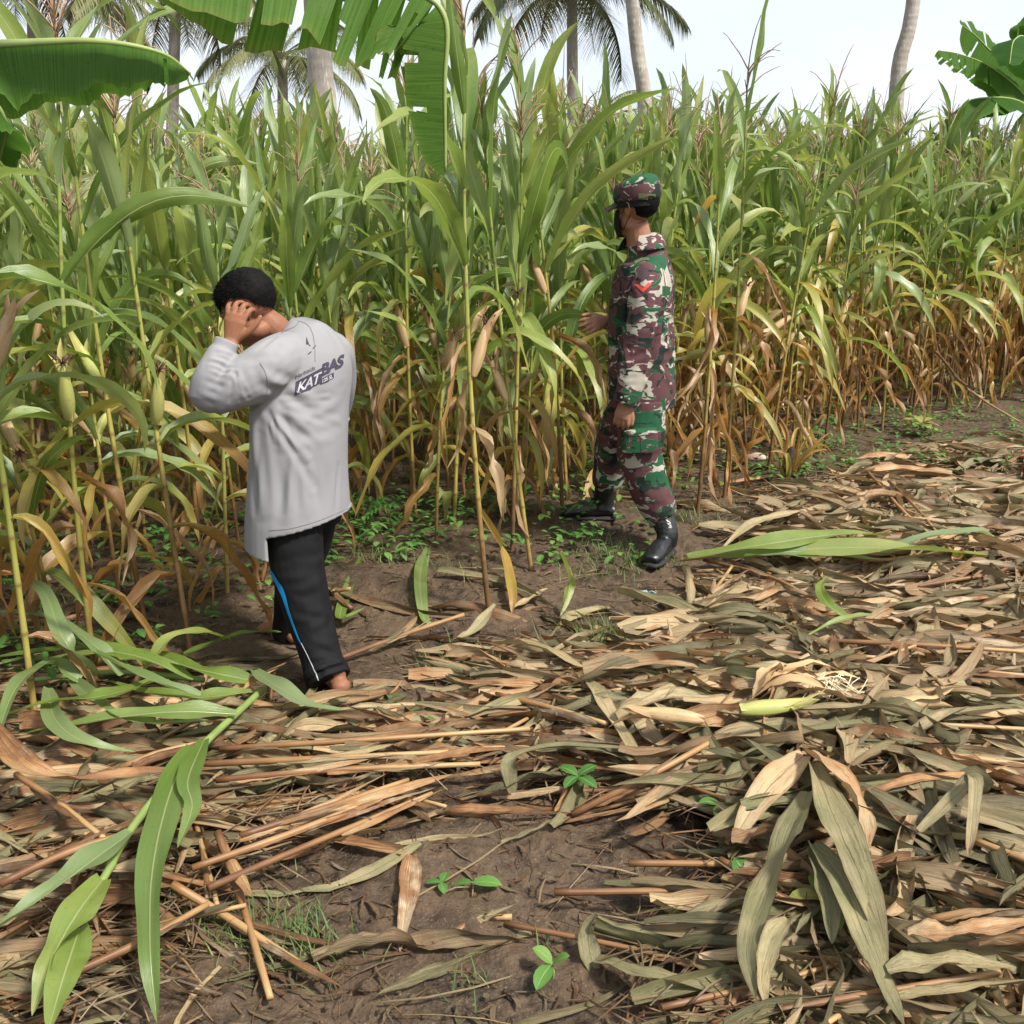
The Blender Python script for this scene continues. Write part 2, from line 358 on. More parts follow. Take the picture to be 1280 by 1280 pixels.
# ---------------------------------------------------------------- corn: leaf, stalk, ear, tassel shapes
def leaf_path(L, a0, a1, k=1.5, n=15, sway=0., jag=0., rs=rng):
    """path from the stalk: angle from vertical a0 -> a1"""
    s = np.linspace(0, 1, n); ang = a0 + (a1 - a0) * s ** k + jag * np.sin(s * rs.uniform(6, 14) + rs.uniform(0, 6)) * s
    ds = L / (n - 1); x = np.concatenate([[0], np.cumsum(np.sin(ang[:-1]) * ds)]); z = np.concatenate([[0], np.cumsum(np.cos(ang[:-1]) * ds)])
    y = sway * s ** 2 * L + jag * .12 * L * np.sin(s * 5 + rs.uniform(0, 6)) * s
    return np.c_[x, y, z]
def corn_blade(kind, rs, n=15, m=5):
    u = rs.uniform
    if kind == 'up': L, W, a0, a1, k, dr = u(.5, .78), u(.07, .108), R(u(3, 18)), R(u(8, 80)), u(1.8, 3.6), (u(.0, .2), u(.05, .3))
    elif kind == 'arch': L, W, a0, a1, k, dr = u(.6, .92), u(.068, .108), R(u(14, 36)), R(u(85, 160)), u(1.2, 2.4), (u(.0, .22), u(.1, .42))
    elif kind == 'droop': L, W, a0, a1, k, dr = u(.55, .85), u(.065, .1), R(u(40, 75)), R(u(165, 182)), u(.45, .9), (u(.1, .4), u(.25, .7))
    elif kind == 'yellow': L, W, a0, a1, k, dr = u(.5, .8), u(.055, .09), R(u(40, 80)), R(u(168, 184)), u(.4, .8), (u(.35, .5), u(.55, .85))
    else: L, W, a0, a1, k, dr = u(.4, .7), u(.045, .085), R(u(70, 120)), R(u(172, 186)), u(.3, .55), (u(.7, .95), u(.75, 1.1))
    dryk = kind in ('dry',)
    p = leaf_path(L, a0, a1, k, n, u(-.25, .25), .35 if dryk else .14, rs)
    p[:, 0] += .01
    tw = list(np.cumsum([0] + [u(-.9, .9) * (1.6 if dryk else .8) for _ in range(4)]))
    V, U = blade(p, W, m=m, fold=[.9, .35, u(.1, .5), u(.1, .6)] if not dryk else [.9, 1.0, .8, 1.1], twist=tw, wave=u(.05, .13) * (2 if dryk else 1), wfreq=u(2.5, 5), crinkle=.08 if dryk else 0., rs=rs)
    return V, U, np.linspace(dr[0], dr[1], n) ** 1.0
KINDS_ = ['up', 'arch', 'droop', 'yellow', 'dry']
NLIB = {'up': 14, 'arch': 16, 'droop': 12, 'yellow': 7, 'dry': 12}
LIB = {}; LIBME = {}
for kd in KINDS_:
    LIB[kd] = [corn_blade(kd, rng) for _ in range(NLIB[kd])]
    LIBME[kd] = []
    for V, U, D in LIB[kd]:
        b = MB(); add_blade(b, V, U, D); LIBME[kd].append(b.mesh('leaf', M['corn_leaf']))
def bend(z, cx, cy): return cx * z * z, cy * z * z
def stalk_arr(mb, H, cx, cy, r0=.0112, k=7):
    n = 26; z = np.linspace(0, H, n); nod = .16; pts = []; rad = []; D = []
    zs = []
    for i in range(int(H / nod) + 1):
        z0 = i * nod + .02 * math.sin(i * 3.1)
        zs += [(z0 - .012, 1., 0), (z0, 1.22, 1), (z0 + .012, 1.05, .2), (z0 + .08, .95, 0)]
    zs = [q for q in zs if 0 <= q[0] <= H - .01]; zs = [(0 - .03, 1.3, .6)] + zs + [(H, .7, 0)]
    for a, f, d in zs:
        x, y = bend(max(a, 0), cx, cy); pts.append((x, y, a)); rad.append(r0 * f * (1 - .55 * max(a, 0) / H)); D.append(d)
    n0 = len(pts); D = np.repeat(np.array([D[0]] + D + [D[-1]]), k)
    tube(mb, pts, rad, k=k, D=0.); mb.D[-1] = D
STALKS = []
for i in range(8):
    H = rng.uniform(1.78, 2.12); cx, cy = rng.uniform(-.035, .035, 2); b = MB(); stalk_arr(b, H, cx, cy)
    STALKS.append((H, cx, cy, b.mesh('stalk', M['stalk']), b))
def ear_mesh(dry, rs):
    b = MB(); L = rs.uniform(.17, .22); n = 12; s = np.linspace(0, 1, n)
    k = 14; r = .026 * np.sin(np.pi * np.clip(s * .86 + .1, 0, 1)) ** .6 * (1 - .25 * s)
    r[-1] = .004; a = np.linspace(0, 6.283, k, endpoint=False)
    rr = r[:, None] * (1 + .08 * np.sin(a * 5 + s[:, None] * 3)[...])
    V = np.stack([rr * np.cos(a), rr * np.sin(a), np.repeat((s * L)[:, None], k, 1)], -1)
    U = np.stack(np.meshgrid(np.linspace(0, 1, k), s), -1); b.add(V, gridq(n, k, True), U, .5 if dry else .25)
    for q in range(3):       # loose husk leaves
        an = q * 2.1 + rs.uniform(0, 1); p = leaf_path(L * rs.uniform(1.0, 1.45), R(-3), R(rs.uniform(15, 60)), 3, 9, rs.uniform(-.1, .1), 0.05, rs); p[:, 0] += .02
        V, U = blade(p, .05, m=5, fold=[-1., -.9, -.5, -.2], wave=.05, rs=rs, up=(1, 0, 0.2))
        c, s_ = math.cos(an), math.sin(an); V = V @ np.array([[c, s_, 0], [-s_, c, 0], [0, 0, 1]]); add_blade(b, V, U, rs.uniform(.3, .9))
    me = b.mesh('ear', [M['husk_dry' if dry else 'husk_green'], M['silk']])
    return me, b
EARS = [ear_mesh(i % 3 != 2, rng) for i in range(6)]
def silk_mesh():
    b = MB()
    for _ in range(12):
        p = leaf_path(rng.uniform(.03, .07), R(rng.uniform(0, 30)), R(rng.uniform(60, 170)), 1, 5); a = rng.uniform(0, 6.28)
        c, s_ = math.cos(a), math.sin(a); p = p @ np.array([[c, s_, 0], [-s_, c, 0], [0, 0, 1]]); tube(b, p, .0022, k=3)
    return b.mesh('silk', M['silk'])
SILK = silk_mesh()
def tassel_mesh(rs):
    b = MB(); Lc = rs.uniform(.3, .42)
    tube(b, leaf_path(Lc, 0, R(rs.uniform(5, 40)), 2, 8), list(np.linspace(.0042, .0018, 8)), k=4)
    for q in range(rs.randint(6, 11)):
        z = rs.uniform(.02, .16); an = rs.uniform(0, 6.28); Lb = rs.uniform(.12, .24)
        p = leaf_path(Lb, R(rs.uniform(20, 40)), R(rs.uniform(50, 120)), 1.5, 8, 0, .15, rs)
        c, s_ = math.cos(an), math.sin(an); p = p @ np.array([[c, s_, 0], [-s_, c, 0], [0, 0, 1]]) + (0, 0, z)
        tube(b, p, [.0028 * (1 + .3 * (i % 2)) * (1 - i * .06) for i in range(8)], k=4)
    return b.mesh('tassel', M['tassel']), b
TASS = [tassel_mesh(rng) for _ in range(6)]

def rotz(a): c, s = math.cos(a), math.sin(a); return np.array([[c, -s, 0], [s, c, 0], [0, 0, 1.]])
def plan_plant(rs, dryness, nleaf, H, cx, cy, zlow=.22):
    """which leaf goes where: (kind, index, z, azimuth, scale)"""
    out = []; plane = rs.uniform(0, 3.14)
    for i in range(nleaf):
        f = i / (nleaf - 1); z = zlow + (H - .1 - zlow) * f ** .9
        az = plane + math.pi * (i % 2) + rs.uniform(-.5, .5)
        q = f + rs.uniform(-.12, .12) - dryness * .35
        if q < .02: kd = 'dry'
        elif q < .16: kd = 'dry' if rs.rand() < .5 else 'yellow'
        elif q < .34: kd = 'droop' if rs.rand() < .65 else 'yellow'
        elif q < .56 - dryness * .1: kd = 'arch' if rs.rand() < .72 else 'droop'
        elif q < .76: kd = 'arch' if rs.rand() < .4 else 'up'
        else: kd = 'up'
        out.append((kd, rs.randint(NLIB[kd]), z, az, rs.uniform(.82, 1.12) * (1.0 if f < .85 else .85)))
    return out
def build_plant(x, y, dryness, label, group, nleaf=11, full=True, tassel=True, ears=1, sc=1., tilt=None, rs=rng, zlow=.22, name='corn_plant'):
    H, cx, cy, sme, _ = STALKS[rs.randint(len(STALKS))]
    root = empty(name, (x, y, gh(x, y) if full or y < 9 else 0), rs.uniform(0, 6.28)); tag(root, label, 'corn plant', group)
    tl = tilt or (rs.normal(0, .05), rs.normal(0, .05))
    root.rotation_euler = (Matrix.Rotation(tl[1], 3, 'Y') @ Matrix.Rotation(tl[0], 3, 'X') @ Matrix.Rotation(root.rotation_euler[2], 3, 'Z')).to_euler(); root.scale = (sc,) * 3
    link('stalk', sme, root)
    plan = plan_plant(rs, dryness, nleaf, H, cx, cy, zlow)
    for kd, ix, z, az, s in plan:
        o = link('leaf', LIBME[kd][ix], root); bx, by = bend(z, cx, cy)
        o.location = (bx, by, z); o.rotation_euler = (rs.uniform(-.12, .12), rs.uniform(-.12, .12), az); o.scale = (s, s * rs.uniform(.85, 1.1), s)
    for q in range(ears):
        e = rs.randint(6); z = rs.uniform(.8, 1.15); bx, by = bend(z, cx, cy); az = rs.uniform(0, 6.28)
        o = link('ear', EARS[e][0], root); tiltq = R(rs.uniform(8, 28)) if rs.rand() < .85 else R(rs.uniform(100, 150))
        o.location = (bx + .012 * math.cos(az), by + .012 * math.sin(az), z); o.rotation_euler = (0, tiltq, az)
        if rs.rand() < .6:
            s_ = link('silk', SILK, o); s_.location = (0, 0, .18)
    if tassel:
        o = link('tassel', TASS[rs.randint(6)][0], root); bx, by = bend(H, cx, cy); o.location = (bx, by, H - .02); o.rotation_euler = (rs.uniform(-.15, .15), rs.uniform(-.15, .15), rs.uniform(0, 6))
    return root
def merged_foliage(rs, dryness, nleaf):
    """one plant's leaves as a single part, for plants half hidden in the field"""
    si = rs.randint(len(STALKS)); H, cx, cy, sme, sb = STALKS[si]; b = MB()
    for kd, ix, z, az, s in plan_plant(rs, dryness, nleaf, H, cx, cy, .35):
        V, U, D = LIB[kd][ix]; V2 = V[::2, ::2] * s; bx, by = bend(z, cx, cy)
        add_blade(b, V2 @ rotz(az).T + (bx, by, z), U[::2, ::2], D[::2])
    return si, b.mesh('leaves', M['corn_leaf']), b
FOL = [merged_foliage(rng, rng.uniform(0, .7), rng.randint(13, 17)) for _ in range(14)]
def mid_plant(x, y, label, group, dry):
    i = rng.randint(14); si, fme, fb = FOL[i]; H, cx, cy, sme, _ = STALKS[si]
    root = tag(empty('corn_plant', (x, y, 0)), label, 'corn plant', group)
    root.rotation_euler = (rng.normal(0, .05), rng.normal(0, .05), rng.uniform(0, 6.28)); s = rng.uniform(.93, 1.12) * (1.02 if x > 1 else .93); root.scale = (s, s, s)
    link('stalk', sme, root); link('leaves', fme, root)
    o = link('ear', EARS[rng.randint(6)][0], root); z = rng.uniform(.85, 1.15); o.location = (*bend(z, cx, cy), z); o.rotation_euler = (0, R(rng.uniform(10, 40)), rng.uniform(0, 6))
    if rng.rand() < .8: o = link('tassel', TASS[rng.randint(6)][0], root); o.location = (*bend(H, cx, cy), H - .02)

# ---------------------------------------------------------------- where the corn stands
EDGE = [(-4, 2.4), (-2.2, 2.7), (-1.62, 3.0), (-1.25, 3.7), (-.95, 4.3), (-.6, 4.75), (-.25, 4.7), (.15, 4.75), (.55, 5.5), (1.0, 5.9), (1.5, 6.1), (2.2, 6.9), (3.2, 7.9), (4.5, 8.8), (7, 10.5), (12, 13)]
def edge_y(x): return float(np.interp(x, [e[0] for e in EDGE], [e[1] for e in EDGE]))
SOLD = (.66, 4.75); MAN = (-.66, 3.35)
spots = []
for i, x in enumerate(np.arange(-9, 11, .31)):
    y = edge_y(x) + .1
    while y < 19:
        px, py = x + rng.uniform(-.12, .12), y + rng.uniform(-.14, .14)
        if abs(px) < .5 * py + 1.3 and math.hypot(px - SOLD[0], py - SOLD[1]) > (.85 if py < SOLD[1] + .15 else .55) and math.hypot(px - MAN[0], py - MAN[1]) > .55 and py >= edge_y(px) - .05:
            spots.append((px, py))
        y += .36 if y < edge_y(x) + 3 else .5
def seen_rank(s):
    x, y = s; out = max(0, abs(x) - .5 * y - .1)
    return (y - edge_y(x)) * 1.0 + y * .35 + out * 3
spots.sort(key=seen_rank)
# individually placed plants of the front
hero = [
 ((612, 770), .25, 'tall corn plant with a thick yellow stalk nearest the camera between the people', dict(ears=1, sc=1.02, tilt=(-.02, -.10), nleaf=10, zlow=.75)),
 ((664, 712), .3, 'leaning corn plant just right of the tallest yellow stalk between the two people', dict(ears=1, sc=.95, tilt=(.0, -.14), nleaf=10, zlow=.6)),
 ((640, 690), .5, 'thin corn plant right behind the two front stalks between the people', dict(ears=1, sc=1.0, tilt=(.02, .03), zlow=.35)),
 ((474, 640), .2, 'corn plant with a bare yellow lower stalk just right of the grey shirt', dict(ears=1, tilt=(0, -.1), zlow=.7)),
 ((520, 650), .3, 'corn plant with a brown lower stalk, second to the right of the grey shirt', dict(ears=1, tilt=(0, -.04), zlow=.7)),
 ((568, 655), .2, 'corn plant with a small pale ear low down, left of the two thick front stalks', dict(ears=2, tilt=(0, .04), zlow=.5)),
 ((703, 640), .6, "corn plant with hanging yellowed leaves left of the soldier's hand", dict(ears=1, tilt=(0, -.04), zlow=.35)),
 ((872, 640), .85, "corn plant with dried drooping leaves close behind the soldier's back", dict(ears=2, tilt=(0, .04), zlow=.3)),
 ((905, 625), 1.0, 'withered corn plant with brown rags of leaves right of the soldier', dict(ears=1, tilt=(0, .02))),
 ((960, 590), .9, 'corn plant with bleached leaves at the field edge above the stump', dict(ears=1)),
 ((1072, 540), .8, 'corn plant with hanging yellow and green leaves at the right field edge', dict(ears=1, zlow=.5)),
 ((1140, 520), .9, 'corn plant with a reddish bare stalk at the right field edge', dict(ears=1, zlow=.6)),
 ((45, 905), .3, 'corn plant with broad arching leaves nearest the camera at the left edge', dict(ears=1, tilt=(.02, .03), zlow=.3)),
 ((120, 850), .5, 'second corn plant from the left edge of the picture, brown at the foot', dict(ears=1, zlow=.35)),
 ((185, 800), .4, "corn plant with brown lower stalk left of the man's blue trouser stripe", dict(ears=1, zlow=.3, tilt=(0, -.08))),
 ((238, 815), .45, 'corn plant with a long green leaf trailing to the ground, nearest left of the man', dict(ears=1, zlow=.3, tilt=(0, -.06))),
 ((25, 760), .6, 'corn plant with reddish brown stalk behind the leftmost one', dict(ears=2)),
 ((250, 690), .3, "corn plant half hidden behind the man's elbow", dict(ears=1)),
]
for (px, py), dr, lab, kw in hero:
    g = G(px, py); build_plant(g.x, g.y, dr, lab, 'corn plants at the edge of the field', **kw)
hp = [G(*h[0]) for h in hero]
spots = [s for s in spots if all(math.hypot(s[0] - h.x, s[1] - h.y) > .22 for h in hp)]
NFULL, NIND = 185, 282
ZL = {  # zone -> (label near, group)
 'left': ('green corn plant with arching leaves among those left of the man', 'corn plants left of the man'),
 'mid': ('green corn plant with upright leaves among those between the man and the soldier', 'corn plants between the two people'),
 'right': ('yellowing corn plant with dry lower leaves among those right of the soldier', 'corn plants right of the soldier')}
ZM = {'left': ('corn plant deep in the field on the left, mostly hidden by nearer ones', 'corn plants deep in the field on the left'),
 'mid': ('corn plant deep in the field in the middle, mostly hidden by nearer ones', 'corn plants deep in the field in the middle'),
 'right': ('corn plant deep in the field on the right, mostly hidden by nearer ones', 'corn plants deep in the field on the right')}
def zone(x, y):
    px = to_px(x, y, 1)[0]
    return 'left' if px < 300 else 'mid' if px < 800 else 'right'
for i, (x, y) in enumerate(spots[:NIND]):
    z = zone(x, y)
    if i < NFULL:
        dr = {'left': .0, 'mid': .0, 'right': .65}[z] + rng.uniform(-.2, .25)
        build_plant(x, y, dr, *ZL[z], nleaf=rng.randint(15, 20), tassel=rng.rand() < .75, ears=rng.randint(1, 3), sc=rng.uniform(.88, 1.02) * (.86 if x < .2 else .98), zlow=.14 if z == 'left' else .25)
    else: mid_plant(x, y, *ZM[z], .5)
# leaves that would hang right in front of the two people are not there
bpy.context.view_layer.update()
for o in list(COL.objects):
    if o.type == 'MESH' and o.name.startswith('leaf') and o.parent is not None and o.parent.name.startswith('corn_plant'):
        w0 = o.matrix_world @ Vector((0, 0, 0))
        if w0.y > 6 or abs(w0.x) > 2.6: continue
        n_ = 0
        for v in o.data.vertices:
            c = o.matrix_world @ v.co; q = to_px(c.x, c.y, c.z)
            if (742 < q[0] < 852 and 212 < q[1] < 640 and c.y < 4.85) or (238 < q[0] < 458 and 325 < q[1] < 870 and c.y < 3.6): n_ += 1
        if n_ > 3: bpy.data.objects.remove(o)
# the rest of the field, far in and behind, as one mass
b = MB(); bs = MB(); be = MB(); bt = MB()
for (x, y) in spots[NIND:]:
    if y > 8 and rng.rand() < .25: continue
    i = rng.randint(14); si, _, fb = FOL[i]; s = rng.uniform(.95, 1.14) * (1.05 if x > 1 else .95); A = rotz(rng.uniform(0, 6.28)) * s
    sh = np.eye(3); sh[0, 2], sh[1, 2] = rng.normal(0, .05, 2); A = sh @ A
    V, F, U, D = fb.data(); b.add(V @ A.T + (x, y, 0), F, U, np.clip(D + rng.uniform(-.15, .15), 0, 1))
    V, F, U, D = STALKS[si][4].data(); bs.add(V @ A.T + (x, y, 0), F, U, D)
    if rng.rand() < .8:
        H, cx, cy = STALKS[si][:3]; V, F, U, D = TASS[rng.randint(6)][1].data(); bt.add((V + (*bend(H, cx, cy), H - .02)) @ A.T + (x, y, 0), F, U, D)
fld = tag(empty('corn_field', (0, 12, 0)), 'mass of distant corn filling the far part of the field', 'corn field', kind='stuff')
for nm, q, mt in (('leaves', b, 'corn_leaf'), ('stalks', bs, 'stalk'), ('tassels', bt, 'tassel')):
    V, F, U, D = q.data(); me = raw_mesh(nm, V - (0, 12, 0), F, M[mt], U, D); o = link(nm, me, fld); o['kind'] = 'stuff'

# ---------------------------------------------------------------- weeds and grass under the corn
def weed_leaf(b, p, az, L, W, el, dr=.2, n=5):
    q = np.linspace(0, 1, n); path = np.c_[q * L * math.cos(el), np.zeros(n), L * (np.sin(el) * q - .35 * q ** 2)] @ rotz(az).T + np.array(p)
    V, U = blade(path, W, 'oval', m=3, fold=.2); add_blade(b, V, U, dr)
b = MB()
def weed_spots():
    for _ in range(1150):
        x = rng.uniform(-2.8, 4.6); y = edge_y(x) + rng.uniform(-.35, 2.8); yield x, y
    for _ in range(40):
        g = G(rng.uniform(440, 600), rng.uniform(610, 700)); yield g.x, g.y
    for _ in range(25):
        g = G(rng.uniform(690, 830), rng.uniform(650, 720)); yield g.x, g.y
    for _ in range(150):
        g = G(rng.uniform(1000, 1280), rng.uniform(528, 600)); yield g.x, g.y
for x, y in weed_spots():
    if abs(x) > .5 * y + .6 or noise3(np.array([[x, y]]), 21, 2.2, 2)[0] < -.12 and rng.rand() < .8: continue
    h = rng.uniform(.03, .17); z0 = gh(x, y)
    for k in range(rng.randint(3, 8)):
        weed_leaf(b, (x + rng.normal(0, .03), y + rng.normal(0, .03), z0 + h * rng.uniform(.4, 1)), rng.uniform(0, 6.28), rng.uniform(.03, .07), rng.uniform(.015, .035), rng.uniform(-.2, .8), rng.uniform(.0, .6))
tag(b.obj('weeds', M['weed_leaf']), 'low green weeds growing thick between the corn stalks', 'weeds', kind='stuff')
b = MB()
def tuft(gx, gy, n, spread, hh):
    for _ in range(n):
        x, y = gx + rng.normal(0, spread), gy + rng.normal(0, spread); L = hh * rng.uniform(.5, 1.2)
        p = leaf_path(L, R(rng.uniform(5, 50)), R(rng.uniform(50, 120)), 1.4, 5) @ rotz(rng.uniform(0, 6.28)).T + (x, y, gh(x, y) - .005)
        V, U = blade(p, rng.uniform(.003, .006), 'lin', m=2, fold=0.); add_blade(b, V, U, rng.uniform(0, .7))
for px, py, n, s, h in [(790, 705, 130, .07, .09), (830, 700, 60, .05, .08), (740, 715, 110, .09, .08), (760, 690, 120, .1, .09), (745, 800, 110, .06, .12), (570, 835, 90, .09, .09), (620, 850, 60, .06, .09), (270, 1165, 130, .05, .08),
        (330, 1180, 90, .06, .07), (400, 1190, 90, .05, .07), (370, 1160, 50, .05, .06), (900, 640, 90, .12, .08), (855, 650, 80, .1, .08), (1060, 570, 160, .2, .08), (1120, 590, 140, .22, .08), (1000, 620, 60, .15, .07), (560, 715, 40, .06, .14), (1050, 600, 120, .2, .07),
        (60, 760, 60, .1, .07), (470, 700, 70, .1, .1), (880, 780, 40, .05, .07), (590, 1230, 18, .04, .07), (690, 1190, 10, .02, .06)]:
    g = G(px, py); tuft(g.x, g.y, n, s, h)
tag(b.obj('grass', M['grass']), 'thin green grass tufts on the bare soil', 'grass', kind='stuff')
# seedlings, each its own thing
def seedling(px, py, leaves, label, sc=1., h=.05, dr=.3, z=0.):
    g = G(px, py, z); root = tag(empty('seedling', g), label, 'seedling', 'broad leaved seedlings')
    b = MB(); tube(b, [(0, 0, -.02), (.004, 0, h * .5), (0, .003, h)], [.0022, .002, .0015], k=5); b.obj('stem', M['seedling_stem'], root)
    for az, L, el in leaves:
        b = MB(); n = 7; q = np.linspace(0, 1, n); L *= sc
        path = np.c_[q * L * math.cos(el), .1 * L * q ** 2, h + L * (math.sin(el) * q - .3 * q ** 2)] @ rotz(az).T
        V, U = blade(path, L * .55, 'oval', m=5, fold=.2); add_blade(b, V, U, dr); b.obj('leaf', M['weed_leaf'], root)
seedling(690, 1225, [(-.4, .06, .9), (2.6, .065, .8), (-2.2, .07, .1)], 'two lobed bright green seedling on bare mud at the bottom of the picture', 1., .04, .4)
seedling(590, 1112, [(-.3, .08, .35), (2.8, .05, -.1)], 'flat round leafed seedling lying on bare mud in the middle foreground', 1., .02, .3)
seedling(552, 1112, [(1.2, .045, .3), (-1.4, .04, .2), (3., .04, .2)], 'tiny dark seedling just left of the flat round leafed one', 1., .02, .1)
seedling(1025, 1165, [(.3, .075, .3), (1.6, .07, .5), (2.9, .07, .2), (-1.5, .08, .1), (-.6, .07, .0)], 'pale yellow green seedling with five leaves below the wilted plant on the right', 1.1, .09, .75, .05)
seedling(935, 1140, [(1.8, .09, .8), (2.5, .07, .4), (.4, .07, .3), (-1.2, .07, .1)], 'bluish green seedling left of the wilted plant on the right', 1.1, .06, .05, .03)
seedling(900, 1040, [(.1, .06, .4), (3., .06, .4), (-1.4, .05, .1), (-2.2, .04, .1)], 'seedling with a pair of flat leaves above the bluish one at right', 1.1, .08, .35, .03)
seedling(722, 990, [(2.4, .06, .4), (.3, .06, .6), (-.9, .06, .2), (-2.4, .05, .1)], 'bluish seedling at the edge of the fallen leaves near the picture centre', 1.2, .05, .05, .02)
seedling(840, 1160, [(.8, .035, .5), (2.5, .035, .4), (-1.3, .04, .2), (-.2, .035, .1)], 'very small yellowish seedling on mud by the grey leaf pile', 1., .04, .9)
seedling(1150, 545, [(.3, .1, .5), (1.6, .1, .6), (2.9, .12, .4), (-1.5, .1, .1), (-.6, .1, .2), (-2.4, .1, .2)], 'bright yellow green broad seedling at the right edge of the field', 1.3, .1, .85)
seedling(1030, 520, [(.3, .1, .5), (1.6, .1, .6), (2.9, .12, .4), (-1.5, .1, .1)], 'bluish broad seedling between stalks at the right edge of the field', 1.3, .12, .0)
# fern by the shirt hem
fr = tag(empty('fern', G(447, 668)), 'small green fern just behind the hem of the grey shirt', 'fern')
for az in (.6, 1.6, -.3, 2.6):
    b = MB(); p = leaf_path(.3, R(20), R(100), 1.3, 12) @ rotz(az).T; tube(b, p, .002, k=4)
    for i in range(2, 12):
        for sgn in (-1, 1): weed_leaf(b, p[i], az + sgn * 1.25, .075 * (1 - .6 * i / 12), .014, .0, .2, 4)
    b.obj('frond', M['weed_leaf'], fr)

# ---------------------------------------------------------------- coconut palms beyond the field
M['palm_trunk'] = None
t = NT('palm_trunk'); co = t.coord(); sx = t.n('ShaderNodeSeparateXYZ'); t.l(co, sx.inputs[0])
n1 = t.noise(co, 3, 4); n2 = t.noise(t.coord('Object', (9, 9, 2)), 3, 4, .6)
ringp = t.math('SINE', t.math('ADD', t.math('MULTIPLY', sx.outputs[2], 46), t.math('MULTIPLY', n1, 7)))
col = t.mix(t.map(n1, .35, .7), (.30, .26, .22), (.43, .39, .34)); col = t.mix(t.map(ringp, .75, 1, 0, .06), col, (.16, .13, .11)); col = t.mix(t.map(n2, .55, .7), col, (.55, .52, .47))
M['palm_trunk'] = t.done(t.princ(col, .9, .2, t.bump(t.math('ADD', t.math('MULTIPLY', ringp, .15), n2), .5, .02)))
def frond_mb(L, a0, a1, rs, young=False):
    b = MB(); n = 26; p = leaf_path(L, a0, a1, 1.25, n, rs.uniform(-.08, .08)); rb = MB(); tube(rb, p, list(np.linspace(.045, .008, n)), k=5, D=.3)
    T = unit(np.gradient(p, axis=0)); N = 90
    for i in range(N):
        s = .12 + .87 * i / N; j = s * (n - 1); a = int(j); f = j - a; q = p[a] * (1 - f) + p[min(a + 1, n - 1)] * f; tt = T[a]
        Ll = 1.05 * L / 4.5 * math.sin(math.pi * min(1, s * .85 + .12)) ** .6
        for sg in (-1, 1):
            d = np.array([0, sg, 0]) * .8 + tt * .55 + np.array([0, 0, rs.uniform(-.35, .05)]); d /= np.linalg.norm(d)
            m = 5; w_ = np.linspace(0, 1, m)[:, None]; droop = rs.uniform(.35, .8)
            pp = q + d * Ll * w_ + np.array([0, 0, -1.]) * Ll * droop * w_ ** 2
            V, U = blade(pp, .055 * L / 4.5, 'lin', m=2, fold=0.); add_blade(b, V, U, rs.uniform(0, .4))
    return b, rb
FR = []
for k in range(6):
    fb, rb = frond_mb(4.6, R(rng.uniform(15, 60)) + k * R(8), R(130 + 9 * k), rng); FR.append((fb.mesh('leaflets', M['palm_leaf']), rb.mesh('frond', M['palm_leaf'])))
def palm(pts, r0, r1, label, nf=22, sc=1., crown=True, seed=1, group='coconut palms beyond the field'):
    rs = np.random.RandomState(seed); base = Vector(pts[0]); root = tag(empty('coconut_palm', base), label, 'palm tree', group)
    b = MB(); n = 20; q = resample(pts, n) - np.array(base); rad = np.linspace(r0, r1, n); rad[0] *= 1.5; rad[1] *= 1.15
    tube(b, q, list(rad), k=12); b.obj('trunk', M['palm_trunk'], root)
    top = q[-1]
    for i in range(nf):
        az = i * 2.4 + rs.uniform(-.2, .2); k = min(5, int(i / nf * 6)); fr = link('frond', FR[k][1], root); fr.location = top + np.array([0, 0, .1]); fr.rotation_euler = (0, 0, az); s = sc * rs.uniform(.85, 1.05); fr.scale = (s, s, s)
        lf = link('leaflets', FR[k][0], fr)
    for i in range(6 if crown and sc > .7 else 0):
        b = MB(); ellipsoid(b, (0, 0, 0), (.12, .12, .15), k=10); c = b.obj('coconut', M['coconut'], root); a = i * 1.05; c.location = top + np.array([.22 * math.cos(a), .22 * math.sin(a), -.25])
M['coconut'] = simple('coconut', (.16, .17, .05), .5)
palm([P(720, 330, 26), P(716, 130, 26), P(715, -8, 26)], .15, .12, 'coconut palm with pale slim trunk and drooping fronds above the middle of the field', 17, .7, seed=3)
palm([P(815, 330, 22), P(806, 130, 22), P(792, 20, 22), P(755, -420, 22)], .16, .12, 'pale leaning palm trunk just right of the drooping middle palm', 20, 1., seed=4)
palm([P(1112, 330, 24), P(1122, 100, 24), P(1143, -10, 24), P(1180, -420, 24)], .18, .13, 'pale palm trunk leaning right above the right half of the field', 20, 1., seed=5)
palm([P(212, 330, 25), P(216, 130, 25), P(220, -5, 25)], .15, .12, 'coconut palm with low crown above the left banana leaf', 15, .68, seed=6)
palm([P(418, 420, 14), P(406, 160, 14), P(396, 20, 14), P(365, -620, 14)], .19, .14, 'thick grey palm trunk rising behind the corn right of the left banana leaf', 20, 1., seed=8)
palm([P(745, 330, 36), P(745, 165, 36)], .2, .15, 'small distant palm low behind the corn beside the slim middle trunk', 20, .62, seed=9)
palm([P(355, 330, 33), P(353, 75, 33)], .2, .15, 'small distant palm left of the thick grey trunk', 15, .7, seed=10)
palm([P(45, 330, 34), P(40, -20, 34)], .2, .15, 'distant palm at the top left corner above the banana leaf', 22, .9, seed=12)

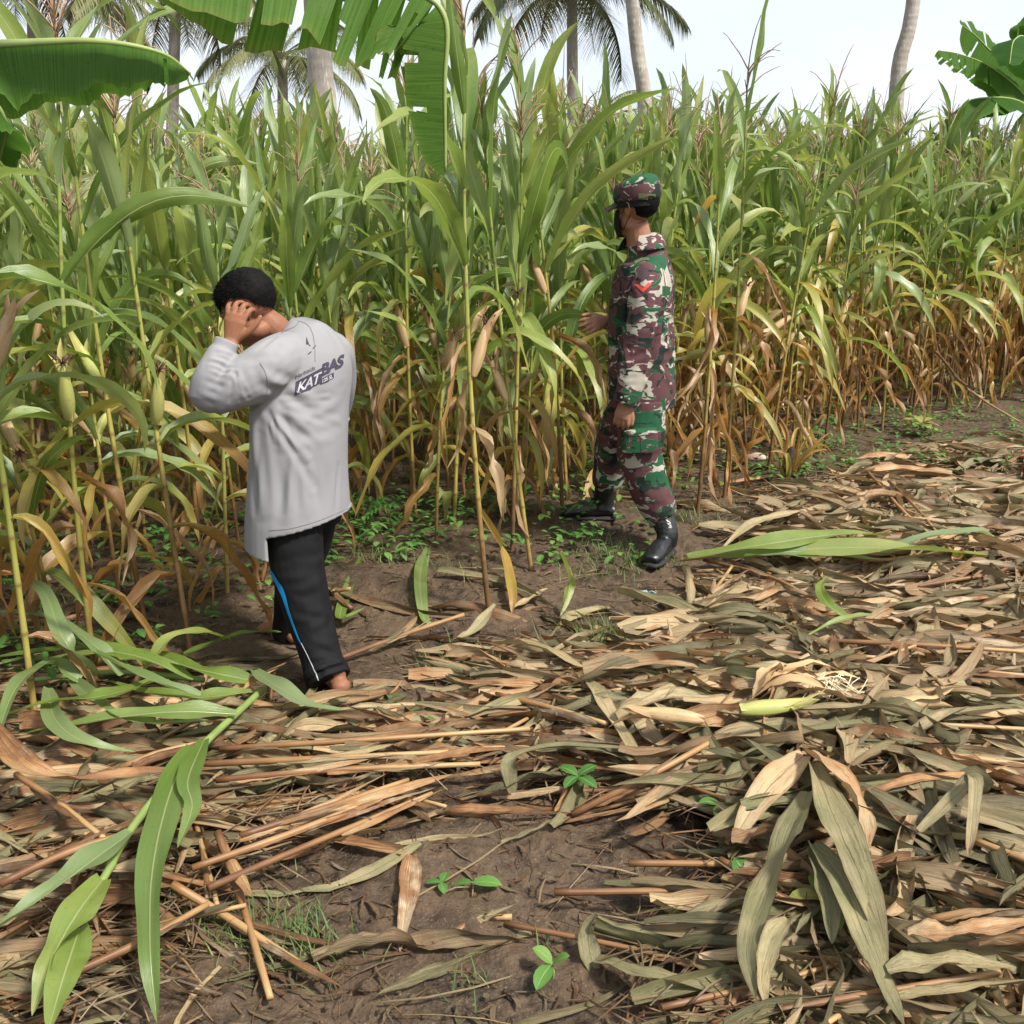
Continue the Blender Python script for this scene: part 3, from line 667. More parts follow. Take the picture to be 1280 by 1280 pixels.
# ---------------------------------------------------------------- banana plants
t_ = M['banana_leaf'].node_tree; pb = [n for n in t_.nodes if n.type == 'BSDF_PRINCIPLED'][0]; cl = pb.inputs['Base Color'].links[0].from_socket
at = t_.nodes.new('ShaderNodeAttribute'); at.attribute_name = 'luv'; mpn = t_.nodes.new('ShaderNodeMapping'); mpn.inputs['Scale'].default_value = (1.2, 260, 1); t_.links.new(at.outputs['Vector'], mpn.inputs[0])
nz = t_.nodes.new('ShaderNodeTexNoise'); nz.inputs['Scale'].default_value = 1; nz.inputs['Detail'].default_value = 2; t_.links.new(mpn.outputs[0], nz.inputs['Vector'])
mr = t_.nodes.new('ShaderNodeMapRange'); mr.inputs['From Min'].default_value = .35; mr.inputs['From Max'].default_value = .65; t_.links.new(nz.outputs['Fac'], mr.inputs['Value'])
mxr = t_.nodes.new('ShaderNodeMix'); mxr.data_type = 'RGBA'; mxr.blend_type = 'MULTIPLY'; t_.links.new(mr.outputs[0], mxr.inputs[0]); t_.links.new(cl, mxr.inputs[6]); mxr.inputs[7].default_value = (.62, .68, .6, 1)
for l_ in [q for q in t_.links if q.from_socket == cl and q.to_node != mxr]: ts = l_.to_socket; t_.links.remove(l_); t_.links.new(mxr.outputs[2], ts)
M['pseudostem'] = simple('banana_stem', (.22, .26, .09), .5, .4, .5, 6)
def banana_leaf(path, W, fold, root, label=None, n=60, slits=(), lo=0., hi=1., dry=.2, up=(0, 0, 1), asym=(1., 1.), wave=.03, rs=rng, petiole=0., roll=0., wtip=1.):
    """big blade with a thick midrib; slits = list of (side, s, gap)"""
    p = resample(path, n); s = np.linspace(0, 1, n)
    def wf(q): return np.where(q < petiole, .02, np.clip((q - petiole + .01) / .12, 0, 1) ** .5 * np.clip(1.005 - q, 0, 1) ** .28 * np.clip((1.01 - q) / .04, 0, 1) ** .5) * np.interp(q, [0, .66, .8, 1], [1, 1, wtip, wtip * .8])
    b = MB()
    V, U = blade(p, W, m=17, fold=fold, width_fn=wf, wave=wave, wfreq=5, up=up, roll0=roll, rs=rs)
    c = V[:, 8:9]; V[:, :8] = c + (V[:, :8] - c) * asym[0]; V[:, 9:] = c + (V[:, 9:] - c) * asym[1]
    V[:, :, 2] += (.004 * np.sin(U[..., 1] * 160) + .01 * np.sin(U[..., 1] * 41 + 2)) * np.abs(U[..., 0] - .5) * 2; dry = dry + .3 * np.abs(U[..., 0] * 2 - 1) ** 14
    F = gridq(n, 17).reshape(n - 1, 16, 4); keep = np.ones((n - 1, 16), bool)
    for sd, q, g in slits:
        i = int(q * (n - 1)); cols = slice(0, 8 - g) if sd < 0 else slice(8 + g, 16)
        keep[i, cols] = False
        if rs.rand() < .4: keep[min(i + 1, n - 2), (slice(0, 3) if sd < 0 else slice(13, 16))] = False
    b.add(V, F[keep], U, dry.ravel())
    me = b.mesh('leaf', M['banana_leaf']); o = link('leaf', me, root)
    rb = MB(); tube(rb, p, list(np.interp(s, [0, petiole + .02, 1], [.02, .012, .003])), k=8, D=.6); r = link('midrib', rb.mesh('midrib', M['seedling_stem']), o)
    return o
def banana_root(x, y, h, r, label, lean=(0, 0)):
    root = tag(empty('banana_plant', (x, y, 0)), label, 'banana plant', 'banana plants')
    b = MB(); tube(b, [(0, 0, -.05), (lean[0] * .4, lean[1] * .4, h * .5), (lean[0], lean[1], h)], [r, r * .85, r * .5], k=14, smooth_n=12); b.obj('pseudostem', M['pseudostem'], root)
    return root
br = banana_root(-2.15, 2.3, 2.0, .11, 'banana plant at the left edge reaching two big leaves over the picture')
o_ = Vector((-2.15, 2.3, 0)); top = Vector((0, 0, 1.95))
def rel(v): return tuple(Vector(v) - o_)
banana_leaf([top, rel(P(-130, 60, 2.5)), rel(P(10, 55, 2.6)), rel(P(120, 52, 2.65)), rel(P(200, 66, 2.7)), rel(P(238, 92, 2.75))], .40, [-.95] * 3 + [-.8, -.7, -.4], br, slits=[(1, .83, 1)], dry=.25, petiole=.25, wave=.012)
banana_leaf([top, rel(P(-80, -160, 2.4)), rel(P(220, -120, 2.5)), rel(P(400, -55, 2.6)), rel(P(510, -15, 2.6)), rel(P(556, 22, 2.6)), rel(P(556, 110, 2.6)), rel(P(557, 215, 2.62))], .54, [-1.05, -1.05, -1.05, -1.05, -1.05, -1.2, -1.2], br, wtip=.66,
            slits=[(d, q, g) for d in (1, -1) for q, g in ((.36, 2), (.42, 1), (.47, 3), (.52, 0), (.575, 1), (.62, 2), (.66, 0), (.8, 5), (.9, 4))], dry=.35, petiole=.18, n=76, wave=.04)
banana_leaf([top, rel(P(-120, 60, 2.35)), rel(P(-30, 110, 2.4)), rel(P(5, 150, 2.45)), rel(P(0, 200, 2.5))], .22, [-.9] * 4, br, dry=.15, petiole=.2)
banana_leaf([top, (-.3, .1, 2.5), (-.9, .2, 2.7), (-1.5, .3, 2.2)], .5, [-.3] * 4, br, petiole=.15, slits=[(1, .5, 1), (-1, .6, 1)])
banana_leaf([top, (-.1, -.3, 2.6), (-.2, -.9, 2.9), (-.2, -1.6, 2.5)], .5, [-.3] * 4, br, petiole=.15)
bp = P(1300, 130, 12.5); br = banana_root(bp.x, bp.y, bp.z, .13, 'banana plant with broad torn leaves rising behind the corn at the right edge')
o_ = Vector((bp.x, bp.y, 0)); top = Vector((0, 0, bp.z - .1)); bl = lambda pts, W, fo, **k: banana_leaf([top] + [rel(P(*q)) for q in pts], W, fo, br, **k)
bl([(1285, 100, 12.4), (1245, 70, 12.3), (1220, 45, 12.2), (1203, 32, 12.1)], .75, [-.2, -.3, -.35, -.5], petiole=.2, slits=[(1, .6, 0), (-1, .7, 1), (1, .8, 0)], up=(.3, -.9, .5))
bl([(1270, 108, 12.2), (1235, 82, 12.0), (1200, 68, 11.9), (1173, 63, 11.8)], .62, [-.9, -.8, -.8, -.7], petiole=.15, slits=[(s, q, g) for s in (-1, 1) for q, g in ((.5, 0), (.62, 0), (.7, 1), (.77, 0), (.88, 1))], up=(0, -.3, 1))
bl([(1290, 60, 12.6), (1310, 20, 12.7), (1350, 0, 12.8)], .7, [-.3] * 3, petiole=.15)
bl([(1270, 125, 12.0), (1235, 122, 11.6), (1205, 130, 11.2), (1185, 165, 11)], .7, [-.6] * 4, petiole=.15, slits=[(1, .6, 0), (-1, .5, 0)])
bl([(1285, 55, 12.0), (1268, 50, 11.4), (1262, 80, 11)], .6, [-.3] * 4, petiole=.15, slits=[(1, .6, 0), (-1, .5, 0)])
bl([(1320, 90, 12.6), (1380, 60, 12.7), (1440, 90, 12.8)], .7, [-.3] * 3, petiole=.15)

# dark broad leaved bushes behind the corn at the right
def bush(x, y, h, wd, label, n=900, L=.22):
    root = tag(empty('shrub', (x, y, 0)), label, 'shrub', 'shrubs at the far side of the field'); rs = np.random.RandomState(int(abs(x * 100)) % 999)
    b = MB()
    for k in range(9): a = k * .7; tube(b, [(0, 0, 0), (wd * .2 * math.cos(a), wd * .2 * math.sin(a), h * .5), (wd * .42 * math.cos(a), wd * .42 * math.sin(a), h * .85)], [.03, .02, .008], k=5)
    b.obj('stem', M['seedling_stem'], root); b = MB()
    cl = [(rs.uniform(-.4, .4) * wd, rs.uniform(-.4, .4) * wd, h * rs.uniform(.15, .9), rs.uniform(.25, .5)) for _ in range(16)]
    for _ in range(n):
        c = cl[rs.randint(16)]; d = rs.normal(size=3); d /= np.linalg.norm(d); p = np.array(c[:3]) + d * c[3] * rs.uniform(.5, 1)
        weed_leaf(b, p, rs.uniform(0, 6.28), L * rs.uniform(.6, 1.2), L * .5, rs.uniform(-.6, .6), rs.uniform(0, .25), 4)
    b.obj('foliage', M['weed_leaf'], root)
for x, y, h, wd, lb in [(6.6, 11.4, 2.0, 1.8, 'dark green broad leaved shrub among the corn at the right edge of the picture'), (8.2, 13.5, 2.4, 2.2, 'broad leaved shrub below the banana plant at far right'),
        (-9., 20, 3., 3, 'dark shrub far behind the corn at the left'), (-4., 21, 2.6, 3, 'dark shrub far behind the corn left of the thick grey trunk'), (1., 21, 2.5, 3, 'dark shrub far behind the corn below the middle palm'), (6., 21, 2.5, 3, 'dark shrub far behind the corn below the right palm trunk')]:
    bush(x, y, h, wd, lb)
# ---------------------------------------------------------------- fallen corn: litter
def inpoly(x, y, poly):
    c = False; j = len(poly) - 1
    for i in range(len(poly)):
        (xi, yi), (xj, yj) = poly[i], poly[j]
        if (yi > y) != (yj > y) and x < (xj - xi) * (y - yi) / (yj - yi) + xi: c = not c
        j = i
    return c
MUD = [(345, 1070), (420, 1020), (540, 975), (640, 965), (720, 1000), (860, 1050), (860, 1150), (770, 1190), (830, 1300), (800, 1700), (60, 1700), (150, 1290), (220, 1190), (290, 1120)]
TOPL = [(-900, 830), (0, 850), (300, 885), (430, 870), (560, 815), (830, 775), (870, 700), (930, 640), (1010, 605), (1120, 570), (1280, 550), (2200, 520)]
def dens(x, y):
    if any((x - a) ** 2 + (y - b_) ** 2 < r * r for a, b_, r in FEET): return .02
    px, py = to_px(x, y, 0); top = np.interp(px, [a[0] for a in TOPL], [a[1] for a in TOPL])
    if inpoly(px, py, MUD): return .05
    if py < top: return .03 if py > top - 90 else .008
    if 430 < px < 850 and py < 850: return .4
    return 1.
FEET = [(-.56, 3.18, .26), (-.72, 3.6, .22), (.68, 4.55, .34), (.42, 5.0, .3)]
def pile(x, y):
    """thickness of the heap"""
    px, py = to_px(x, y, 0)
    if inpoly(px, py, MUD) or dens(x, y) < .5: return .0
    h = .05 + .03 * math.sin(3.1 * x + 1.7 * y) + .02 * math.sin(6 * x - 4 * y)
    if px > 850 and py > 880: h += .05
    if px < 470: h *= .55
    return max(.01, h)
def zone_l(px, py):
    if px < 470: return 'left'
    if px < 850: return 'mid'
    return 'near' if py > 890 else 'far'
def litter_blade(x, y, lift, rs, L=None, W=None, head=None, n=12, m=5):
    px, py = to_px(x, y, 0); z = zone_l(px, py)
    if head is None:
        sd = {'left': .42, 'mid': .4, 'near': .8, 'far': .65}[z]; base = {'left': .12, 'mid': .02, 'near': -.15, 'far': .1}[z]
        head = base + rs.normal(0, sd) + (math.pi if rs.rand() < .5 else 0)
        if rs.rand() < .22: head = rs.uniform(0, 6.28)
    big = rs.rand() < {'left': .28, 'mid': .34, 'near': .6, 'far': .45}[z]
    L = L or (rs.uniform(.38, .8) if big else rs.uniform(.08, .4)); W = W or (rs.uniform(.042, .078) * (1 if z in ('near', 'far') else .8) if big else rs.uniform(.006, .024))
    s = np.linspace(0, 1, n); h = head + rs.normal(0, .25) * s + rs.normal(0, .2) * np.sin(s * 4 + rs.uniform(0, 6))
    if rs.rand() < .14: h = h + np.where(s > rs.uniform(.3, .7), rs.uniform(-2, 2), 0)      # folded over
    ds = L / (n - 1); pxs = x + np.concatenate([[0], np.cumsum(np.cos(h[:-1]) * ds)]) - L / 2 * math.cos(head); pys = y + np.concatenate([[0], np.cumsum(np.sin(h[:-1]) * ds)]) - L / 2 * math.sin(head)
    tw = np.cumsum([rs.normal(0, .5)] + [rs.normal(0, .95) for _ in range(3)]) 
    tws = np.interp(s, np.linspace(0, 1, 4), tw)
    pz = np.array([ghv(a, b) for a, b in zip(pxs, pys)]) + lift + .5 * W * np.abs(np.sin(tws)) + .018 * np.sin(s * rs.uniform(3, 9) + rs.uniform(0, 6)) * min(1, lift / .03) + .003
    if rs.rand() < .25: pz += np.clip(s - .6, 0, 1) ** 2 * rs.uniform(0, .35)
    V, U = blade(np.c_[pxs, pys, pz], W, 'strap' if rs.rand() < .65 else 'corn', m=m, fold=list(rs.uniform(.0, 1., 3) + (rs.uniform(.2, .6) if rs.rand() < .5 else 0)), twist=list(tw), wave=rs.uniform(.03, .16), wfreq=rs.uniform(2, 6), crinkle=rs.uniform(.02, .09), rs=rs)
    g = rs.rand()
    if z == 'near': d = rs.uniform(.0, .4) if g < .45 else rs.uniform(.35, .8)
    elif z == 'far': d = rs.uniform(.4, .7) if g < .7 else rs.uniform(.1, .35) if g < .84 else rs.uniform(.9, 1.1)
    elif z == 'mid': d = rs.uniform(.15, .4) if g < .3 else rs.uniform(.45, .95)
    else: d = rs.uniform(.45, .95) if g < .68 else rs.uniform(.05, .4)
    return V, U, float(d)
lr = np.random.RandomState(11); b = MB(); cnt = 0; tops = []
def sample():
    while True:
        y = 1.25 + 7.3 * lr.rand() ** 1.35; x = lr.uniform(-.56 * y - .35, .56 * y + .35)
        if lr.rand() < dens(x, y): return x, y
def clear(x, y, L, h=0):
    return all(dens(x + k * L * math.cos(h), y + k * L * math.sin(h)) > .3 for k in (-.5, .5))
for i in range(8000):
    x, y = sample()
    if dens(x, y) > .5 and not clear(x, y, .55): continue
    if dens(x, y) < .3 and lr.rand() < .5: continue
    p_ = pile(x, y); far = y > 5
    V, U, d = litter_blade(x, y, p_ * lr.rand() ** .8 * 1.15, lr, n=9 if far else 12 if y > 3.2 else 18, m=3 if far else 5 if y > 3.2 else 7)
    add_blade(b, V, U, d, lr.rand() * .9 + .05)
for i in range(4200):      # straws
    x, y = sample(); L = lr.uniform(.06, .45); h = lr.normal(.08, .6) if lr.rand() < .75 else lr.uniform(0, 6.28); z0 = gh(x, y) + pile(x, y) * lr.uniform(.4, 1.25) + .004; k = np.linspace(-.5, .5, 5); c_ = lr.normal(0, .25)
    pp = np.c_[x + L * k * math.cos(h) - c_ * L * k ** 2 * math.sin(h), y + L * k * math.sin(h) + c_ * L * k ** 2 * math.cos(h), z0 + lr.normal(0, .012) * k * 2 + .01 * np.cos(k * 4)]
    tube(b, pp, lr.uniform(.0009, .0032), k=4, D=lr.choice([.5, .62, .75, .85, 1.0])); b.U[-1][:, 2] = lr.rand()
tag(b.obj('leaf_litter', M['litter_leaf']), 'thick mat of dry flattened corn leaves covering the ground', 'leaf litter', kind='stuff')
# the leaves lying on top, each its own thing
LZ = {'left': ('brown dried corn leaf lying loose on the heap at the lower left', 'fallen leaves at lower left'),
      'mid': ('dried corn leaf lying loose in the band across the middle of the picture', 'fallen leaves in the middle'),
      'near': ('olive grey wilted corn leaf lying loose on the heap at the lower right', 'fallen leaves at lower right'),
      'far': ('bleached tan corn leaf lying loose on the heap beyond, right of the soldier', 'fallen leaves right of the soldier')}
for i in range(240):
    while True:
        x, y = sample()
        if y < 5.5 and abs(x) < .5 * y and dens(x, y) > .3 and clear(x, y, .8): break
    p_ = pile(x, y); V, U, d = litter_blade(x, y, p_ * lr.uniform(.85, 1.25) + .004, lr, L=lr.uniform(.38, .85) * (1 if x > .4 else .8), W=lr.uniform(.045, .085) * (1 if x > .4 else .7), n=16, m=7)
    q = MB(); add_blade(q, V, U, d, lr.rand() * .9 + .05); z = zone_l(*to_px(x, y, 0)); o = q.obj('fallen_leaf', M['litter_leaf'], None, (x, y, gh(x, y))); tag(o, *(LZ[z][0], 'dry leaf', LZ[z][1]))
# stalks
def stalk_on(pts, r, label=None, group='fallen corn stalks', mat='dry_stalk', name='fallen_stalk', parent=None, ends=True):
    p0 = pts[0]; L = sum((Vector(a) - Vector(b_)).length for a, b_ in zip(pts[:-1], pts[1:])); n = max(8, int(L / .035)); q = resample(pts, n)
    s = np.linspace(0, L, n); rad = []; D = []
    for v in s:
        f = abs(((v + .05) % .15) - .075) / .075; k = 1 + .22 * max(0, (f - .8) / .2); rad.append(r * k * (1 - .25 * v / L)); D.append(max(0, (f - .85) / .15) * .8)
    b = MB(); tube(b, q, rad, k=8); b.D[-1] = np.repeat(np.array([0] + D + [0]), 8)
    org = None if parent is not None else tuple(p0)
    if parent is not None:
        return b.obj(name, M[mat], parent, tuple(parent.location)) if False else link(name, b.mesh(name, M[mat], True, parent.location), parent)
    nt_ = len(b.F[0])
    for _ in range(lr.randint(1, 5)):      # rags of leaf sheath still clinging
        i0 = lr.randint(0, max(1, n - 6)); i1 = min(n - 1, i0 + lr.randint(4, 12)); sg = q[i0:i1 + 1] + np.array([lr.normal(0, .004), lr.normal(0, .004), r * .5])
        if len(sg) < 4: continue
        sg = resample(sg, 12); sg[:, :2] += np.linspace(0, 1, 12)[:, None] ** 2 * lr.normal(0, .05, 2); sg[:, 2] += np.linspace(0, 1, 12) ** 2 * lr.uniform(-.01, .03)
        V, U = blade(sg, lr.uniform(.018, .042), 'strap', m=5, fold=[-1.1, -1., -.6, -.3], twist=lr.uniform(-1, 1), crinkle=.08, rs=lr); add_blade(b, V, U, lr.choice([.4, .6, .75, .85]), lr.uniform(.1, .9))
    me = b.mesh(name, [M[mat], M['litter_leaf']], True, org); mi = np.zeros(len(me.polygons), np.int32); mi[nt_:] = 1; me.polygons.foreach_set('material_index', mi)
    o = link(name, me, None, org); tag(o, label, 'stalk', group); return o
SL = [
 [(275, 936, .06), (450, 925, .075), (662, 911, .05)], [(250, 955, .05), (400, 948, .06), (560, 940, .05)], [(270, 975, .05), (420, 962, .05), (600, 955, .04)],
 [(20, 968, .08), (75, 1005, .08), (133, 1050, .06)], [(272, 1040, .07), (300, 1120, .05), (338, 1248, .02)], [(215, 1105, .05), (290, 1150, .04), (400, 1222, .02)],
 [(425, 823, .03), (500, 795, .05), (580, 768, .08)], [(712, 838, .03), (790, 858, .05), (870, 885, .06)], [(620, 868, .03), (690, 885, .05), (760, 905, .06)],
 [(828, 788, .04), (950, 812, .07), (1100, 822, .07)], [(850, 815, .06), (1000, 824, .09), (1135, 840, .08)], [(1010, 800, .08), (1150, 806, .09), (1285, 815, .09)], [(1135, 830, .07), (1210, 838, .08), (1300, 846, .08)],
 [(715, 1018, .03), (830, 960, .08), (940, 898, .1)], [(870, 765, .04), (895, 735, .06), (915, 708, .06)], [(880, 700, .05), (960, 720, .07), (1020, 750, .07)],
 [(240, 1085, .05), (380, 1035, .06), (500, 985, .05)], [(260, 1110, .04), (400, 1050, .06), (540, 992, .04)], [(300, 1045, .06), (400, 1012, .06), (510, 975, .05)], [(0, 1105, .06), (100, 1060, .06), (240, 1020, .06)],
 [(1160, 1150, .1), (1220, 1140, .13), (1300, 1146, .13)], [(960, 1265, .05), (1100, 1240, .08), (1250, 1215, .1)], [(1085, 590, .05), (1130, 640, .07), (1165, 670, .07)], [(1110, 600, .05), (1150, 640, .07), (1190, 690, .07)],
 [(930, 885, .1), (1080, 900, .11), (1290, 912, .11)], [(1140, 940, .13), (1220, 948, .13), (1310, 962, .12)], [(900, 1075, .06), (960, 1105, .06), (1010, 1128, .06)], [(1215, 1050, .12), (1265, 1068, .12), (1320, 1090, .12)],
 [(440, 760, .02), (420, 740, .05), (438, 733, .08)], [(1170, 440, .7), (1215, 490, .35), (1275, 528, .05)], [(60, 1230, .05), (170, 1180, .05), (260, 1130, .05)], [(150, 960, .05), (200, 940, .07), (270, 925, .07)],
 [(1020, 690, .06), (1100, 700, .07), (1180, 690, .07)], [(650, 880, .02), (740, 868, .04), (830, 852, .05)], [(540, 1180, .01), (600, 1150, .015), (640, 1146, .02)],
]
SLB = ['thick straight stalk in the middle of the bundle below the man', 'second stalk of the bundle below the man', 'lowest reddish stalk of the bundle below the man', 'brown stalk at the left edge under the orange leaf', 'long yellow stalk pointing down to the bottom left', 'short snapped stalk ending on mud beside the long yellow one',
 'pale stalk propped up just right of the bare foot', 'stalk slanting from the white scrap towards the husk heap', 'stalk slanting below the grass tuft in the middle', 'upper long brown stalk of the bundle at right', 'longest stalk of the bundle at right', 'pale stalk at the right edge above the bundle', 'short end stalk at the right edge of the bundle',
 'pale stalk slanting up from the mud to the husk heap', 'short stalk standing askew below the black boot', 'stalk among leaves right of the black boot']
for i, s in enumerate(SL):
    pts = [G(q[0], q[1], q[2] + (.05 if dens(*G(q[0], q[1]).xy) > .5 else .0)) for q in s]; lab = SLB[i] if i < len(SLB) else 'broken dry corn stalk lying among the fallen leaves'
    stalk_on(pts, lr.uniform(.0075, .0105), lab)
for i in range(230):
    x, y = sample(); 
    if dens(x, y) < .3: continue
    h = lr.normal(.08, .5); L = lr.uniform(.25, .8); z = pile(x, y) * lr.uniform(.6, 1.15) + .008
    pts = [(x + L * k * math.cos(h), y + L * k * math.sin(h), gh(x, y) + z + lr.uniform(-.012, .012)) for k in (-.5, 0, .5)]
    stalk_on(pts, lr.uniform(.005, .009), 'broken dry corn stalk lying among the fallen leaves')
# small chips, twigs, clods
b = MB()
for _ in range(5000):
    y = 1.3 + 5.5 * lr.rand() ** 1.5; x = lr.uniform(-.56 * y - .1, .56 * y + .1); L = lr.uniform(.01, .10) * (1.6 if lr.rand() < .15 else 1); h = lr.uniform(0, 6.28); z = gh(x, y) + .002
    p = [(x + L * k * math.cos(h + .4 * k), y + L * k * math.sin(h + .4 * k), z + lr.uniform(0, .006)) for k in (0, .5, 1)]
    if lr.rand() < .5: V, U = blade(resample(p, 4), lr.uniform(.003, .014), 'oval', m=3, fold=.3, twist=lr.uniform(-1, 1)); add_blade(b, V, U, lr.uniform(.3, 1))
    else: tube(b, p, lr.uniform(.0008, .0025), k=4, D=lr.uniform(.5, .9))
tag(b.obj('plant_debris', M['litter_leaf']), 'small chips and twigs of dead plants scattered over the mud', 'debris', kind='stuff')
b = MB()
for _ in range(2600):
    y = 1.3 + 6 * lr.rand() ** 1.4; x = lr.uniform(-.56 * y - .1, .56 * y + .1); r = lr.uniform(.002, .008) * (2.2 if lr.rand() < .08 else 1)
    ellipsoid(b, (0, 0, 0), (r * lr.uniform(.7, 1.3), r * lr.uniform(.7, 1.3), r * .7), k=8); b.V[-1] = b.V[-1] * lr.uniform(.75, 1.2, b.V[-1].shape) @ rotz(lr.uniform(0, 6)).T + (x, y, gh(x, y) + r * .2)
tag(b.obj('soil_clods', M['soil'], smooth=False), 'small crumbs and clods of brown soil', 'soil clods', kind='stuff')

# a leaf along photo points
def px_leaf(pts, W, parent, mat='corn_leaf', dry=.1, dry2=None, name='leaf', n=26, m=7, fold=.25, twist=None, wave=.09, wf=None, roll=0., mirror=0):
    q = resample([G(p[0], p[1], p[2] + (.045 if dens(*G(p[0], p[1]).xy) > .5 else 0)) for p in pts], n); twist = list(lr.normal(0, .3, 4)) if twist is None else twist; fold = [fold + lr.uniform(0, .4), fold, fold + lr.uniform(-.1, .3), fold + .2] if np.isscalar(fold) else fold; dry = dry + lr.uniform(-.05, .12); V, U = blade(q, W, m=m, fold=fold, twist=twist, wave=wave, wfreq=2.5, roll0=roll, width_fn=wf, rs=lr, crinkle=.03 if mat == 'litter_leaf' else .008)
    b = MB(); add_blade(b, V, U, dry + ((dry2 if dry2 is not None else dry + .1) - dry) * np.linspace(0, 1, n) ** 3, lr.uniform(.08, .13) if mat == 'litter_leaf' else .01); me = b.mesh(name, M[mat], True, parent.location if parent else G(*pts[0]))
    return link(name, me, parent, None if parent else G(*pts[0]))
mid_w = lambda s: np.sin(np.pi * np.clip(s * .93 + .05, 0, 1)) ** .6
# green plant lying across the lower left
fp = tag(empty('fallen_corn_plant', G(325, 865)), 'fresh green corn plant broken off and lying across the lower left heap', 'corn plant', 'corn plants lying on the ground')
stalk_on([G(328, 862, .09), G(240, 945, .17), G(165, 1035, .165), G(128, 1100, .15), G(60, 1190, .11)], .011, mat='stalk', name='stalk', parent=fp); M['green_stalk'] = simple('green_corn_stalk', (.19, .26, .075), .45, .4, .2, 12)
fp.children[0].data.materials[0] = M['green_stalk']
for pts, W, kw in [
 ([(242, 935, .13), (215, 985, .15), (192, 1080, .14), (188, 1180, .1), (196, 1278, .05)], .085, dict(dry=.02, fold=.12)),
 ([(255, 925, .13), (235, 975, .16), (240, 1010, .16), (222, 1060, .15)], .06, dict(dry=.05, fold=.3)),
 ([(165, 1040, .14), (110, 1080, .15), (50, 1125, .14), (-25, 1175, .12)], .075, dict(dry=-.05, fold=.35)),
 ([(128, 1100, .12), (95, 1145, .14), (65, 1200, .12), (40, 1270, .06)], .08, dict(dry=.02, fold=.2)),
 ([(100, 1160, .1), (80, 1220, .11), (60, 1290, .1)], .075, dict(dry=.05, fold=.2)),
 ([(295, 893, .1), (220, 890, .14), (120, 900, .14), (25, 918, .09)], .075, dict(dry=.0, fold=.2)),
 ([(318, 838, .12), (350, 860, .13), (400, 885, .09), (465, 893, .02)], .075, dict(dry=.0, fold=.2, roll=.3)),
 ([(310, 850, .12), (240, 835, .16), (170, 815, .14), (60, 822, .08)], .085, dict(dry=.12, fold=.15, roll=.2)),
 ([(315, 865, .1), (250, 872, .14), (190, 868, .14), (130, 850, .1)], .07, dict(dry=.0, fold=.3)),
 ([(250, 870, .16), (200, 855, .2), (145, 830, .22), (90, 800, .2)], .05, dict(dry=-.05, fold=.6)),
]: px_leaf(pts, W, fp, **kw)
fp2 = tag(empty('fallen_corn_plant', G(250, 845)), "fresh green corn plant flattened at the left edge behind the broken off one", 'corn plant', 'corn plants lying on the ground')
stalk_on([G(255, 850, .1), G(150, 840, .12), G(40, 850, .1)], .010, mat='stalk', name='stalk', parent=fp2); fp2.children[0].data.materials[0] = M['green_stalk']
for pts, W, kw in [
 ([(240, 850, .14), (170, 820, .2), (90, 812, .18), (-10, 822, .12)], .08, dict(dry=.0)), ([(200, 850, .14), (130, 870, .17), (60, 878, .15), (-10, 900, .1)], .075, dict(dry=.05)),
 ([(150, 845, .14), (110, 800, .24), (50, 770, .26), (-20, 765, .2)], .075, dict(dry=-.05)), ([(180, 840, .14), (210, 800, .22), (250, 790, .2), (290, 800, .08)], .06, dict(dry=.1)),
 ([(100, 850, .14), (60, 830, .2), (20, 860, .18), (-10, 940, .1)], .07, dict(dry=.0)), ([(90, 850, .12), (130, 885, .14), (190, 905, .12), (260, 900, .06)], .065, dict(dry=.1)),
 ([(120, 845, .14), (80, 800, .28), (55, 740, .36), (20, 720, .3)], .065, dict(dry=.0)), ([(60, 860, .12), (70, 900, .14), (110, 930, .12), (170, 940, .08)], .06, dict(dry=.25))]: px_leaf(pts, W, fp2, **kw)
# wilted plant on the right heap
wp = tag(empty('wilted_corn_plant', G(1012, 950)), 'wilted corn plant with big olive leaves hanging towards the bottom right of the picture', 'corn plant', 'corn plants lying on the ground')
stalk_on([G(1010, 940, 0.144), G(1018, 1030, 0.130), G(1030, 1160, 0.086), G(1034, 1285, 0.043)], .008, name='stalk', parent=wp)
for pts, W, kw in [
 ([(1005, 945, 0.158), (965, 980, 0.158), (935, 1020, 0.122), (915, 1055, 0.086)], .085, dict(dry=.62, dry2=.5, fold=.35, roll=.3)),
 ([(1010, 990, 0.158), (985, 1050, 0.158), (960, 1110, 0.144), (935, 1180, 0.130), (945, 1250, 0.072)], .085, dict(dry=.12, dry2=.2, fold=.3, roll=-.3)),
 ([(985, 1150, 0.144), (965, 1175, 0.144), (952, 1220, 0.101), (958, 1260, 0.065)], .05, dict(dry=.45, fold=.5)),
 ([(1008, 940, 0.173), (1045, 970, 0.180), (1075, 1020, 0.158), (1085, 1065, 0.137)], .095, dict(dry=.6, dry2=.65, fold=.4, roll=.1)),
 ([(1015, 955, 0.173), (1050, 1040, 0.180), (1080, 1110, 0.158), (1110, 1200, 0.101)], .10, dict(dry=.25, dry2=.15, fold=.3, roll=-.1)),
 ([(1015, 1055, 0.144), (1050, 1100, 0.144), (1085, 1180, 0.130), (1105, 1230, 0.108), (1130, 1282, 0.072)], .075, dict(dry=.0, dry2=.12, fold=.3)),
 ([(1020, 1060, 0.130), (1035, 1120, 0.122), (1040, 1180, 0.094)], .07, dict(dry=.05, fold=.2)),
]: px_leaf(pts, W, wp, 'litter_leaf', **kw)
